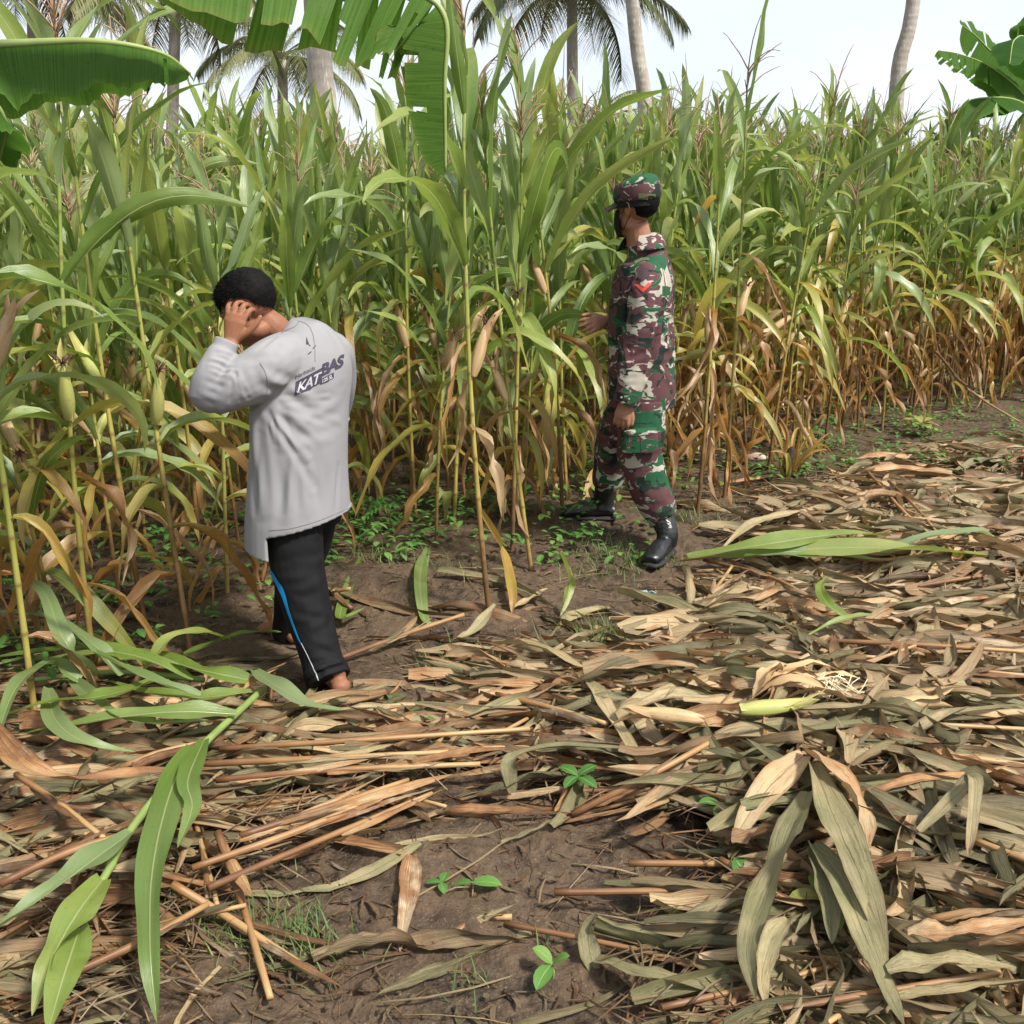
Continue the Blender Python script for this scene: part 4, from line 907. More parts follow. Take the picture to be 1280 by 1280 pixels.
# green leafy top lying at the right of the boot
gt = tag(empty('fallen_corn_plant', G(880, 697)), 'fresh green corn plant top lying flat on dry leaves right of the boot', 'corn plant', 'corn plants lying on the ground')
stalk_on([G(850, 700, .05), G(900, 695, .08), G(960, 690, .09)], .008, mat='stalk', name='stalk', parent=gt)
for pts, W, kw in [
 ([(860, 697, .08), (960, 680, .12), (1050, 668, .12), (1115, 670, .08)], .14, dict(dry=.15, fold=.15)),
 ([(900, 695, .08), (1040, 685, .12), (1160, 688, .12), (1248, 696, .06)], .12, dict(dry=.05, fold=.15)),
 ([(1100, 690, .1), (1160, 672, .14), (1220, 665, .12), (1252, 678, .05)], .09, dict(dry=-.05, fold=.2)),
 ([(930, 695, .08), (1000, 690, .1), (1100, 700, .08)], .1, dict(dry=-.1, fold=.2))]: px_leaf(pts, W, gt, **kw)
for pts, W, mat, d, lab in [
 ([(-20, 895, .18), (25, 955, .2), (90, 975, .17), (180, 968, .13), (280, 960, .1)], .075, 'litter_leaf', .72, 'long orange brown leaf curving in from the left edge'),
 ([(1060, 775, .1), (1035, 755, .13), (1025, 735, .12), (1032, 722, .1)], .05, 'corn_leaf', .1, 'small curled bright green leaf standing on the dry heap at right'),
 ([(1090, 768, .1), (1050, 775, .12), (1000, 800, .08)], .03, 'corn_leaf', .2, 'narrow bright green leaf beside the small curled one'),
 ([(535, 685, .0), (525, 720, .04), (530, 770, .02), (540, 780, .01)], .06, 'corn_leaf', .15, 'green leaf hanging to the bare mound left of the front stalks'),
 ([(1135, 1170, .14), (1200, 1168, .17), (1300, 1150, .17)], .075, 'litter_leaf', .5, 'long pale brown leaf rolled along its length at the lower right edge'),
 ([(1110, 1215, .12), (1180, 1205, .14), (1270, 1210, .13)], .07, 'litter_leaf', .2, 'pale olive leaf under the rolled brown leaf at the lower right'),
 ([(1150, 1040, .15), (1200, 990, .2), (1218, 975, .24), (1214, 1040, .18), (1210, 1070, .14)], .045, 'litter_leaf', .3, 'pointed leaf hanging over the dark hollow at the right edge'),
 ([(755, 1105, .02), (870, 1110, .05), (960, 1120, .05)], .05, 'litter_leaf', .0, 'grey green leaf reaching onto the mud left of the bluish seedling'),
 ([(745, 1200, .02), (830, 1225, .04), (960, 1250, .04)], .055, 'litter_leaf', .0, 'long grey green leaf lying at the bottom right of the mud'),
 ([(742, 1215, .0), (735, 1170, .05), (745, 1140, .1)], .05, 'litter_leaf', .1, 'grey leaf standing up on the mud'),
 ([(515, 1070, .01), (510, 1120, .015), (500, 1190, .005)], .06, 'litter_leaf', .80, 'dark purplish brown leaf pressed into the mud'),
 ([(640, 990, .04), (640, 950, .07), (690, 935, .08), (800, 935, .07)], .05, 'litter_leaf', .05, 'grey green leaf looping round at the left end of the leaf band'),
 ([(735, 850, .05), (755, 880, .07), (785, 930, .06), (810, 960, .03)], .06, 'litter_leaf', .1, 'olive leaf hanging down over the stalks in the middle'),
 ([(900, 1000, .06), (960, 935, .12), (1080, 905, .14), (1290, 880, .12)], .07, 'litter_leaf', .08, 'very long olive leaf crossing above the wilted plant'),
 ([(700, 690, .25), (712, 730, .12), (700, 770, .02)], .055, 'corn_leaf', .1, 'green leaf trailing down to the ground in front of the soldier'),
 ([(450, 700, .02), (425, 770, .03), (455, 760, .05)], .05, 'corn_leaf', .05, 'green leaf on the mud right of the black trousers'),
 ([(485, 868, .02), (510, 885, .04), (550, 905, .02)], .05, 'corn_leaf', .0, 'short green leaf on the mud right of the bare foot'),
 ([(230, 820, .05), (300, 793, .12), (352, 790, .08)], .06, 'corn_leaf', .05, "green leaf arching over the ground behind the man's feet"),
 ([(600, 640, .3), (628, 690, .12), (640, 740, .06), (640, 765, .02)], .06, 'corn_leaf', .62, 'yellow orange leaf hanging to the ground beside the tallest front stalk'),
 ([(640, 760, .02), (665, 748, .03), (685, 735, .03)], .05, 'litter_leaf', .55, 'short pale brown leaf at the foot of the tallest front stalk'),
 ([(620, 755, .08), (590, 790, .03), (565, 800, .02)], .05, 'litter_leaf', .1, 'grey green leaf leaning at the foot of the tallest front stalk'),
 ([(1000, 640, .08), (940, 655, .1), (900, 690, .06)], .06, 'litter_leaf', .3, 'pale olive leaf bent over right of the boot')]:
    o = px_leaf(pts, W, None, mat, d, name='fallen_leaf', twist=[0, .3, -.2], fold=.3); tag(o, lab, 'dry leaf' if mat == 'litter_leaf' else 'green leaf')
# opened husks with the pale ear
hk = tag(empty('corn_husk', G(985, 870, .08)), 'torn open pale orange corn husk with cream fibres on the leaf heap', 'corn husk')
for i in range(22):
    a = lr.uniform(-.6, 1.1); q = G(965 + lr.uniform(-25, 25), 872 + lr.uniform(-12, 8), .17); L = lr.uniform(.12, .26); k = np.linspace(0, 1, 9)[:, None]
    p = np.array(q) + k * np.array([L * math.cos(a), L * math.sin(a) * .6, .05 * lr.rand()]) + np.array([0, 0, .05]) * np.sin(k * 3)
    V, U = blade(p, lr.uniform(.02, .055), 'oval', m=5, fold=.5, twist=lr.uniform(-1, 1), wave=.1, crinkle=.05); b = MB(); add_blade(b, V, U, lr.choice([.35, .5, .62, 1.]))
    link('husk_leaf', b.mesh('husk_leaf', M['husk_pale' if False else 'husk_dry'], True, hk.location), hk)
b = MB()
for i in range(34):
    a = lr.uniform(-.3, 1.2); q = np.array(G(1010 + lr.uniform(-20, 40), 865, .21)); L = lr.uniform(.05, .13); k = np.linspace(0, 1, 6)[:, None]
    tube(b, q + k * np.array([L * math.cos(a), L * math.sin(a) * .5, .02]) + .02 * np.sin(k * 4 + i) * np.array([0, 1, 1]), .0016, k=3)
M['fibre'] = simple('husk_fibre', (.72, .62, .42), .7)
link('fibres', b.mesh('fibres', M['fibre'], True, hk.location), hk)
def lying_ear(px, py, ang, label, e, z=.1):
    g = G(px, py, z); o = tag(empty('corn_ear', g), label, 'corn ear', 'corn ears lying on the ground'); c = link('husk', EARS[e][0], o); c.rotation_euler = (0, R(86), ang)
lying_ear(925, 888, .05, 'yellow green corn ear lying below the torn husk', 2, .2); lying_ear(880, 900, 3., 'dry tan corn ear at the left of the torn husk', 0, .17); lying_ear(1110, 885, .2, 'dry pale corn ear right of the torn husk', 1, .18)
# small odd things
o = MB(); 
for i in range(22):
    q = np.array(G(805 + lr.normal(0, 9), 745 + lr.normal(0, 3), .03)); a = lr.uniform(0, 6.28); p = [q, q + (.02 * math.cos(a), .02 * math.sin(a), .012), q + (.05 * math.cos(a + .5), .05 * math.sin(a + .5), .002)]
    V, U = blade(resample(p, 6), .012, 'oval', m=3, fold=.4, twist=lr.uniform(-1, 1)); add_blade(o, V, U, 0)
M['plastic'] = simple('pale_plastic', (.28, .40, .38), .35, .5)
tag(o.obj('plastic_scrap', M['plastic'], None, tuple(G(805, 745))), 'crumpled pale bluish plastic scrap on the soil in front of the boot', 'plastic scrap')
o = MB(); V0 = G(945, 572, .05); ellipsoid(o, (0, 0, 0), (.075, .05, .028), k=18); o.V[-1] = o.V[-1] * (1 + .12 * noise3(o.V[-1], 2, 40, 2)[:, None]) + np.array(V0)
M['pink_stone'] = simple('pinkish_stone', (.55, .36, .30), .8, .2, .2, 30, .3)
tag(o.obj('stone', M['pink_stone'], None, tuple(V0)), 'pinkish flat stone at the field edge right of the soldier', 'stone')
g = G(985, 603); st = tag(empty('corn_stump', g), 'blackened stump wrapped in dry ragged leaves at the field edge', 'stump')
o = MB(); tube(o, [(0, 0, -.02), (.01, 0, .1), (0, .01, .2)], [.04, .035, .02], k=10); M['black_wood'] = simple('blackened_wood', (.035, .025, .02), .9, .2, .5, 40, .6); o.V[-1] *= 1 + .1 * noise3(o.V[-1], 4, 60, 2)[:, None]; o.obj('stump_wood', M['black_wood'], st)
for i in range(12):
    a = i * .55; p = leaf_path(lr.uniform(.25, .45), R(lr.uniform(-5, 25)), R(lr.uniform(10, 150)), 2, 12, 0, .3, lr) @ rotz(a).T + (.03 * math.cos(a), .03 * math.sin(a), 0)
    V, U = blade(p, .04, m=5, fold=.6, twist=lr.uniform(-1.5, 1.5), wave=.1, crinkle=.05); b = MB(); add_blade(b, V, U, lr.uniform(.5, .9)); b.obj('leaf', M['corn_leaf'], st)
# ---------------------------------------------------------------- people
def remesh(mb, voxel, smooth=4, cut=None):
    """one continuous surface from overlapping closed pieces -> V, F"""
    V, F, U, D = mb.data(); me = raw_mesh('tmp', V, F, [], None, None)
    o = bpy.data.objects.new('tmp', me); COL.objects.link(o)
    m = o.modifiers.new('r', 'REMESH'); m.mode = 'VOXEL'; m.voxel_size = voxel; m.use_smooth_shade = True
    if smooth: m2 = o.modifiers.new('s', 'SMOOTH'); m2.iterations = smooth; m2.factor = .5
    dg = bpy.context.evaluated_depsgraph_get(); dg.update(); ev = o.evaluated_get(dg); r = bpy.data.meshes.new_from_object(ev)
    bpy.data.objects.remove(o); bpy.data.meshes.remove(me)
    bm = bmesh.new(); bm.from_mesh(r)
    for co, no in (cut or []):
        bmesh.ops.bisect_plane(bm, geom=bm.verts[:] + bm.edges[:] + bm.faces[:], plane_co=co, plane_no=no, clear_outer=True)
    return r, bm
def finish(bm, r, name, mat, parent, loc, displace=None, thick=0., dn=None):
    bm.normal_update(); bm.verts.ensure_lookup_table()
    V = np.array([v.co[:] for v in bm.verts]); N = np.array([v.normal[:] for v in bm.verts])
    if displace is not None:
        bd = np.array([.0 if v.is_boundary else 1. for v in bm.verts])
        V = V + displace(V, N) * bd[:, None]
        for v, c in zip(bm.verts, V): v.co = c
    if thick:
        bmesh.ops.solidify(bm, geom=bm.faces[:], thickness=thick)
    for v in bm.verts: v.co = v.co - Vector(loc)
    for f in bm.faces: f.smooth = True
    bm.to_mesh(r); bm.free(); r.name = name; r.materials.clear()
    for m in (mat if isinstance(mat, list) else [mat]): r.materials.append(m)
    return link(name, r, parent)
def segdist(V, a, b):
    a, b = np.array(a), np.array(b); d = b - a; t = np.clip(((V - a) @ d) / (d @ d + 1e-9), 0, 1)
    return np.linalg.norm(V - (a + t[:, None] * d), axis=1), t
class Surf:
    """lets folds, seams and prints be placed where they sit on a cloth"""
    def __init__(s, bm): s.t = BVHTree.FromBMesh(bm)
    def hit(s, px, py):
        d = ray(px, py).normalized(); h = s.t.ray_cast(Vector((0, 0, CH)), d); return h[0], h[1]
def folds_fn(surf, folds, noise_amp, nscale, seed, stretch=(1, 1, 1)):
    segs = []
    for a, b_, wd, h in folds:
        pa, pb = surf.hit(*a)[0], surf.hit(*b_)[0]
        if pa is None or pb is None: continue
        segs.append((pa, pb, wd, h))
    def f(V, N):
        o = noise3(V * np.array(stretch), seed, nscale, 3) * noise_amp
        for a, b_, wd, h in segs:
            d, t = segdist(V, a, b_); h = h * .72 * np.sin(np.pi * (.08 + .84 * t)); wd = wd * 1.25; o = o + h * np.exp(-(d / wd) ** 2) - .5 * h * np.exp(-((d - 1.9 * wd) / wd) ** 2)
        return N * o[:, None]
    return f
def frame(f, u):
    f = np.array(f, float); f /= np.linalg.norm(f); u = np.array(u, float); u -= f * (u @ f); u /= np.linalg.norm(u)
    return np.stack([f, np.cross(u, f), u], 1)       # columns: forward, left, up
def head_pieces(b, c, M3, k=1.):
    c = np.array(tuple(c)); g = lambda x, y, z: c + M3 @ np.array([x, y, z]) * k
    e = lambda p, r, MM=M3: ellipsoid(b, g(*p), np.array(r) * k, MM, 24)
    e((-.012, 0, .04), (.098, .077, .088)); e((.025, 0, .02), (.072, .068, .08)); e((.035, 0, -.04), (.055, .056, .075)); e((.05, 0, -.092), (.036, .036, .03))
    e((.02, 0, -.07), (.05, .055, .035)); e((.09, 0, -.067), (.014, .024, .007)); e((.088, 0, -.079), (.014, .02, .008)); e((.083, .0, .035), (.018, .045, .012))
    tube(b, [g(.088, 0, .02), g(.1, 0, .0), g(.115, 0, -.028), g(.1, 0, -.036)], [.009 * k, .011 * k, .014 * k, .009 * k], k=10)
    e((.1, .012, -.03), (.01, .008, .008)); e((.1, -.012, -.03), (.01, .008, .008))
    for s in (1, -1):
        e((.062, s * .042, -.02), (.025, .02, .02))
        pts = [g(.008, s * .068, -.03), g(-.004, s * .08, -.024), g(-.02, s * .086, -.004), g(-.026, s * .09, .018), g(-.014, s * .09, .034), g(.004, s * .084, .03), g(.01, s * .076, .014)]
        tube(b, pts, [.006 * k, .0065 * k, .0055 * k, .005 * k, .005 * k, .005 * k, .005 * k], k=8, smooth_n=22)
        e((-.008, s * .074, .004), (.018, .005, .028)); e((.004, s * .078, -.004), (.006, .005, .009))
def eye_sockets(c, M3, k=1.):
    def f(V, N):
        o = np.zeros(len(V))
        for s in (1, -1):
            p = np.array(tuple(c)) + M3 @ np.array([.088, s * .031, .012]) * k; d = np.linalg.norm(V - p, axis=1); o -= .010 * k * np.exp(-(d / (.016 * k)) ** 2)
        return (M3[:, 0] * o[:, None])
    return f
def eyes(c, M3, parent, loc, k=1.):
    for s in (1, -1):
        b = MB(); p = np.array(tuple(c)) + M3 @ np.array([.073, s * .031, .011]) * k; ellipsoid(b, p, (.0125 * k,) * 3, M3, 14); ellipsoid(b, p + M3 @ np.array([.0085, 0, -.002]) * k, (.0048 * k,) * 3, M3, 10)
        me = b.mesh('eye', [M['eye_white'], M['eye_dark']], True, loc); n = len(b.F[0])
        for i, pl in enumerate(me.polygons): pl.material_index = 1 if i >= n else 0
        link('eye', me, parent)
def hand(b, wrist, D, Nrm, thumb_side, k=1., curl=(20, 30, 20), spread=6, thumb=(35, 20), per=None):
    """wrist point, D: wrist->knuckles, Nrm: back of the hand, thumb_side +-1 (thumb along D x N times sign)"""
    D = np.array(D, float); D /= np.linalg.norm(D); N = np.array(Nrm, float); N -= D * (N @ D); N /= np.linalg.norm(N)
    S = np.cross(D, N) * thumb_side; w_ = np.array(tuple(wrist))
    g = lambda d, s, n: w_ + (D * d + S * s + N * n) * k
    tube(b, [g(-.03, 0, 0), g(.0, 0, 0), g(.03, .001, 0), g(.06, .001, .002), g(.085, .0, .0)], [(.026 * k, .019 * k), (.026 * k, .017 * k), (.034 * k, .016 * k), (.041 * k, .015 * k), (.037 * k, .011 * k)], k=14, side=S)
    for i, (s0, L, r) in enumerate([(.030, .072, .0088), (.010, .08, .009), (-.010, .074, .0087), (-.029, .058, .0078)]):
        c1, c2, c3 = (per[i] if per else curl); sp = R(spread * (1.5 - i)); d0 = D * math.cos(sp) + S * math.sin(sp)
        p = g(.075, s0, 0); pts = [g(.045, s0 * .85, 0), p]; a = 0
        for seg, c in zip((.46, .3, .24), (c1, c2, c3)):
            a += R(c); p = p + (d0 * math.cos(a) - N * math.sin(a)) * L * seg * k; pts.append(p)
        tube(b, pts, [r * 1.0 * k, r * 1.12 * k, r * 1.08 * k, r * .95 * k, r * .72 * k], k=10, smooth_n=16)
        ellipsoid(b, pts[-1], (r * .74 * k,) * 3, None, 8)
    t1, t2 = R(thumb[0]), R(thumb[1]); p = g(.018, .026, -.004); pts = [g(.0, .012, -.004), p]; a = t1
    for seg in (.036, .032, .026):
        p = p + (D * math.cos(a) + S * math.sin(a) - N * .35 * math.sin(t2)) * seg * k; pts.append(p); a -= R(14)
    tube(b, pts, [.014 * k, .0135 * k, .0118 * k, .0105 * k, .008 * k], k=10, smooth_n=16); ellipsoid(b, pts[-1], (.008 * k,) * 3, None, 8)
def skin_mat(name, base):
    t = NT(name); c = t.coord(); n = t.noise(c, 12, 3); n2 = t.noise(c, 180, 2)
    col = t.mix(t.map(n, .3, .7), tuple(x * .85 for x in base), tuple(x * 1.12 for x in base)); col = t.mix(t.map(n2, .5, .7, 0, .25), col, (.6, .3, .2), 'MULTIPLY')
    p = t.n('ShaderNodeBsdfPrincipled'); t.l(col, p.inputs['Base Color']); p.inputs['Roughness'].default_value = .58; p.inputs['Specular IOR Level'].default_value = .3
    p.inputs['Subsurface Weight'].default_value = .12; p.inputs['Subsurface Radius'].default_value = (.01, .004, .002); p.inputs['Subsurface Scale'].default_value = 1.
    t.l(t.bump(n2, .15, .001), p.inputs['Normal']); return t.done(p.outputs[0])
M['skin_a'] = skin_mat('brown_skin', (.25, .11, .06)); M['skin_b'] = skin_mat('tan_skin', (.31, .15, .09))
M['eye_white'] = simple('eye_white', (.7, .66, .6), .3, .5, 0); M['eye_dark'] = simple('eye_dark', (.02, .012, .008), .2, .5, 0)
M['hair'] = simple('black_hair', (.004, .0035, .0035), .7, .12, .4, 80, .3, 300)
def cloth(name, col, weave=700, rough=.85, grime=.1):
    t = NT(name); c = t.coord(); n = t.noise(c, 5, 4); wv = t.noise(c, weave, 2)
    cc = t.mix(t.map(n, .35, .7), tuple(x * (1 - grime) for x in col), col)
    return t.done(t.princ(cc, rough, .25, t.bump(wv, .25, .0012)))
M['shirt'] = cloth('grey_jersey', (.265, .26, .272), 700, .85, .14); M['trousers'] = cloth('black_polyester', (.005, .005, .006), 500, .8, .3)
M['stripe'] = cloth('blue_stripe', (.01, .22, .50), 500, .5, .1); M['piping'] = simple('white_piping', (.45, .48, .5), .6); M['ink'] = simple('dark_print', (.05, .045, .068), .8, .15, .3, 300)
M['print_white'] = simple('pale_print', (.40, .39, .41), .7, .2, .05); M['seam'] = simple('seam_thread', (.19, .185, .20), .9, .1, .1)
M['sandal'] = simple('sandal_rubber', (.08, .05, .04), .7); M['black_leather'] = simple('black_leather', (.012, .012, .014), .34, .6, .4, 25, .35, 90); M['black_cloth'] = cloth('black_cloth', (.009, .009, .010), 600, .8)
# camouflage: sand ground, brown, green and near black brush shaped patches
t = NT('camouflage'); c = t.coord('Object', (1., 1., 1.45)); wrp = t.n('ShaderNodeTexNoise'); wrp.inputs['Scale'].default_value = 9; t.l(c, wrp.inputs['Vector'])
vm = t.n('ShaderNodeVectorMath', operation='MULTIPLY_ADD'); t.l(wrp.outputs['Color'], vm.inputs[0]); vm.inputs[1].default_value = (.16, .16, .16); t.l(c, vm.inputs[2]); wc = vm.outputs[0]
def off(v, o):
    m = t.n('ShaderNodeMapping'); m.inputs['Location'].default_value = o; t.l(v, m.inputs[0]); return m.outputs[0]
def thr(v, a): return t.map(v, a, a + .012)
brush = t.noise(t.coord('Object', (14, 14, 130)), 1, 2); bsh = t.math('MULTIPLY', t.math('SUBTRACT', brush, .5), .10)
n1 = t.math('ADD', t.noise(off(wc, (3, 1, 2)), 7.5, 1.5, .5, .9), bsh); n2 = t.math('ADD', t.noise(off(wc, (7, 4, 9)), 7.0, 1.5, .5, .9), bsh); n3 = t.math('ADD', t.noise(off(wc, (1, 8, 5)), 8.5, 1.5, .5, .9), bsh)
cc = t.mix(thr(n1, .415), (.36, .33, .28), (.085, .036, .040)); n4 = t.math('ADD', t.noise(off(wc, (5, 2, 6)), 11, 1.5, .5, 1.2), t.math('MULTIPLY', bsh, 1.3)); cc = t.mix(thr(t.math('ADD', n2, t.math('MULTIPLY', t.math('SUBTRACT', n4, .5), .12)), .550), cc, (.36, .33, .28)); cc = t.mix(thr(n4, .655), cc, (.36, .33, .28)); cc = t.mix(thr(n2, .555), cc, (.013, .074, .032)); cc = t.mix(thr(n3, .585), cc, (.012, .022, .018))
M['camo'] = t.done(t.princ(cc, .8, .25, t.bump(t.noise(t.coord(), 600, 2), .25, .0012)))
M['patch_olive'] = simple('olive_patch', (.10, .12, .055), .8); M['patch_red'] = simple('red_chevron', (.62, .06, .03), .7); M['patch_dark'] = simple('dark_patch', (.05, .03, .035), .8); M['button'] = simple('button', (.2, .2, .17), .4)

def hair_from(head_c, M3, me_V, me_F, me_N, inside, thick, parent, loc, name='hair', strands=3500, slen=(.008, .02), rs=None, base=None, shell_at=.02):
    """a shell grown from the scalp, with short tufts for a rough outline"""
    rs = rs or rng; Lc = (me_V - np.array(tuple(head_c))) @ M3; wgt = inside(Lc); keepv = wgt > .02
    fk = keepv[me_F].all(1); F = me_F[fk]; shell = (wgt[F] > shell_at).all(1); used = np.unique(F); idx = -np.ones(len(me_V), int); idx[used] = np.arange(len(used)); F = idx[F]
    V = me_V[used] + me_N[used] * (thick(Lc[used]) * np.clip(wgt[used], .08, 1) + .0012)[:, None] * (1 + .12 * noise3(me_V[used], 9, 110, 2))[:, None]
    b = MB(); b.add(V, F[shell])
    fc = V[F].mean(1); fn = me_N[used][F].mean(1); fw = wgt[used][F].mean(1); ch = rs.choice(len(F), strands, p=fw / fw.sum()); fwd = M3[:, 0]
    for i in ch:
        L = rs.uniform(*slen) * (.25 + .75 * fw[i]); d = fn[i] * .38 + fwd * .7 + rs.normal(0, .2, 3) + np.array([0, 0, -.15]); d /= np.linalg.norm(d); sd = np.cross(d, rs.normal(size=3)); sd /= np.linalg.norm(sd)
        p = fc[i] - fn[i] * .002; wv = .0014; b.add([p - sd * wv, p + sd * wv, p + d * L + sd * .0002, p + d * L - sd * .0002], [[0, 1, 2, 3]])
    return link(name, b.mesh(name, M['hair'], True, loc), parent)
def arrays(bm):
    bm.normal_update(); bm.verts.ensure_lookup_table(); V = np.array([v.co[:] for v in bm.verts]); N = np.array([v.normal[:] for v in bm.verts])
    F = np.array([[v.index for v in f.verts] for f in bm.faces if len(f.verts) == 4]); return V, N, F
def on_surf(surf, pts, off):
    o = []
    for p in pts:
        h, n = surf.hit(*p); 
        if h is not None: o.append(h + n * off)
    return o
def strip(surf, pts, w_, mat, parent, loc, name, n=20, off=.0012):
    """flat ribbon or print line that follows the cloth; pts in order, w_ in metres"""
    q = resample([(a, b_, 0) for a, b_ in pts], n); P3 = on_surf(surf, q[:, :2], off)
    if len(P3) < 3: return
    V = []; 
    for i, p in enumerate(P3):
        tgt = (P3[min(i + 1, len(P3) - 1)] - P3[max(i - 1, 0)]).normalized(); nrm = surf.t.find_nearest(p)[1]; sd = tgt.cross(nrm).normalized()
        ww = w_ if np.isscalar(w_) else float(np.interp(i / (len(P3) - 1), np.linspace(0, 1, len(w_)), w_))
        V += [p - sd * ww / 2, p - sd * ww / 6 + nrm * .0006, p + sd * ww / 6 + nrm * .0006, p + sd * ww / 2]
    b = MB(); b.add([tuple(v) for v in V], gridq(len(P3), 4)); return link(name, b.mesh(name, mat, True, loc), parent)
def print_polys(surf, polys, mat, parent, loc, name, off=.0016, sub=3.):
    """flat print: polygons in photo coordinates laid on the cloth"""
    bm = bmesh.new()
    for poly in polys:
        vs = [bm.verts.new((x, y, 0)) for x, y in poly]
        try: bm.faces.new(vs)
        except ValueError: pass
    bmesh.ops.triangulate(bm, faces=bm.faces[:])
    for _ in range(2): bmesh.ops.subdivide_edges(bm, edges=[e for e in bm.edges if e.calc_length() > sub], cuts=1, use_grid_fill=False)
    bmesh.ops.triangulate(bm, faces=bm.faces[:]); bad = []
    for v in bm.verts:
        h, n = surf.hit(v.co.x, v.co.y)
        if h is None: bad.append(v)
        else: v.co = h + n * off - Vector(loc)
    bmesh.ops.delete(bm, geom=bad, context='VERTS'); me = bpy.data.meshes.new(name); bm.to_mesh(me); bm.free(); me.materials.append(mat); return link(name, me, parent)
def text_print(surf, txt, o, ux, uy, size, mat, parent, loc, name='lettering', bold=.0, shear=.0, off=.0016, xs=1., sub=2.5):
    """letters laid on the cloth: o = baseline start, ux/uy = direction of the line and of the letter height in the photo"""
    cu = bpy.data.curves.new('txt', 'FONT'); cu.body = txt; cu.size = 1; cu.offset = bold; cu.shear = shear; cu.resolution_u = 3; cu.space_character = xs
    ob = bpy.data.objects.new('txt', cu); COL.objects.link(ob); dg = bpy.context.evaluated_depsgraph_get(); dg.update(); me = bpy.data.meshes.new_from_object(ob.evaluated_get(dg)); bpy.data.objects.remove(ob)
    bm = bmesh.new(); bm.from_mesh(me); bmesh.ops.remove_doubles(bm, verts=bm.verts[:], dist=1e-4)
    for v in bm.verts: x, y = v.co.x * size, v.co.y * size; v.co = Vector((o[0] + ux[0] * x + uy[0] * y, o[1] + ux[1] * x + uy[1] * y, 0))
    for _ in range(2): bmesh.ops.subdivide_edges(bm, edges=[e for e in bm.edges if e.calc_length() > sub], cuts=1)
    bmesh.ops.triangulate(bm, faces=bm.faces[:]); bad = []
    for v in bm.verts:
        h, n = surf.hit(v.co.x, v.co.y)
        if h is None: bad.append(v)
        else: v.co = h + n * off - Vector(loc)
    bmesh.ops.delete(bm, geom=bad, context='VERTS'); me2 = bpy.data.meshes.new(name); bm.to_mesh(me2); bm.free(); me2.materials.append(mat); return link(name, me2, parent)

# ================================ the man in grey
A0 = tuple(G(395, 845)); sax = np.array([.8, .6, 0])
hc = P(315, 388, 3.41); HM = frame((-.82, .08, -.55), (-.25, .05, .95)); HK = .95
b = MB(); head_pieces(b, hc, HM, HK)
neckp = [P(376, 440, 3.46), P(358, 424, 3.45), P(341, 408, 3.43), P(326, 395, 3.42)]; tube(b, neckp, [.064, .051, .048, .042], k=16)
tube(b, [P(372, 640, 3.38), P(376, 560, 3.38), P(378, 480, 3.40), P(378, 450, 3.42), P(374, 435, 3.45)], [(.11, .07), (.12, .085), (.15, .1), (.12, .075), (.07, .06)], k=20, side=sax)
ls, le, lw = P(340, 450, 3.28), P(262, 498, 3.19), P(289, 428, 3.27)
tube(b, [P(360, 440, 3.36), ls, P(300, 476, 3.23), le], [.05, .05, .045, .036], k=12); tube(b, [le, P(272, 465, 3.22), lw], [.036, .034, .026], k=12)
rs_, re_, rw_ = P(420, 440, 3.52), P(422, 520, 3.68), P(375, 520, 3.80)
tube(b, [P(395, 435, 3.45), rs_, re_], [.05, .048, .036], k=12); tube(b, [re_, rw_], [.036, .026], k=12)
Dh = np.array(P(296, 393, 3.285) - lw); hand(b, P(289, 425, 3.272), Dh, (-.25, -1, .15), 1, .98, spread=9, thumb=(48, 10), per=[(20, 55, 45), (12, 48, 40), (8, 42, 40), (5, 35, 35)])
hand(b, rw_, (-.9, .1, -.25), (.1, .9, .3), -1, .95, curl=(25, 35, 25))
for sgn, pts, rr in ((1, [P(358, 610, 3.31), P(375, 700, 3.28), P(388, 760, 3.24), P(404, 820, 3.18), P(412, 852, 3.16)], [.06, .05, .045, .038, .03]), (-1, [P(390, 620, 3.45), P(372, 720, 3.55), P(364, 770, 3.6), P(358, 800, 3.62)], [.06, .05, .042, .034])): tube(b, pts, rr, k=12)
def foot(b, heel, toe, k=1.):
    h, t_ = np.array(tuple(heel)), np.array(tuple(toe)); d = t_ - h; L = np.linalg.norm(d); d /= L; S = np.cross(d, (0, 0, 1.)); S /= np.linalg.norm(S)
    q = lambda f, s, z: h + d * L * f + S * s + np.array([0, 0, z])
    ellipsoid(b, q(.05, 0, .03), (.033, .033, .028), None, 16); ellipsoid(b, q(.9, 0, .017), (.04, .04, .013), None, 16)
    tube(b, [q(.02, 0, .028), q(.2, 0, .038), q(.45, 0, .038), q(.72, 0, .024), q(.88, 0, .016)], [(.028, .028), (.032, .038), (.036, .034), (.045, .022), (.042, .013)], k=14, side=S)
    tube(b, [q(.2, 0, .04), q(.18, 0, .085)], [.034, .030], k=12)
    for i in range(5): s = -.034 + .017 * i; r = .0125 if i == 0 else .008; tube(b, [q(.8, s * .9, .014), q(.93, s, .016), q(1.02 - .03 * i, s, .011)], [r * 1.1, r, r * .8], k=8)
nh = G(428, 868); nf = Vector((nh.x - .06, nh.y - .0, gh(nh.x, nh.y) + .016))
h1 = Vector((P(419, 858, 3.13).x + .025, 3.115, gh(-.5, 3.1) + .012)); t1_ = h1 + Vector((-.12, .19, 0)); foot(b, h1, t1_)
h2 = P(372, 812, 3.56); h2.z = gh(h2.x, h2.y) + .014; t2_ = h2 + Vector((-.15, .14, 0)); foot(b, h2, t2_)
r, bm = remesh(b, .0038, 3); V, N, F = arrays(bm)
man = finish(bm, r, 'person', M['skin_a'], None, A0, eye_sockets(hc, HM, HK)); man.location = A0
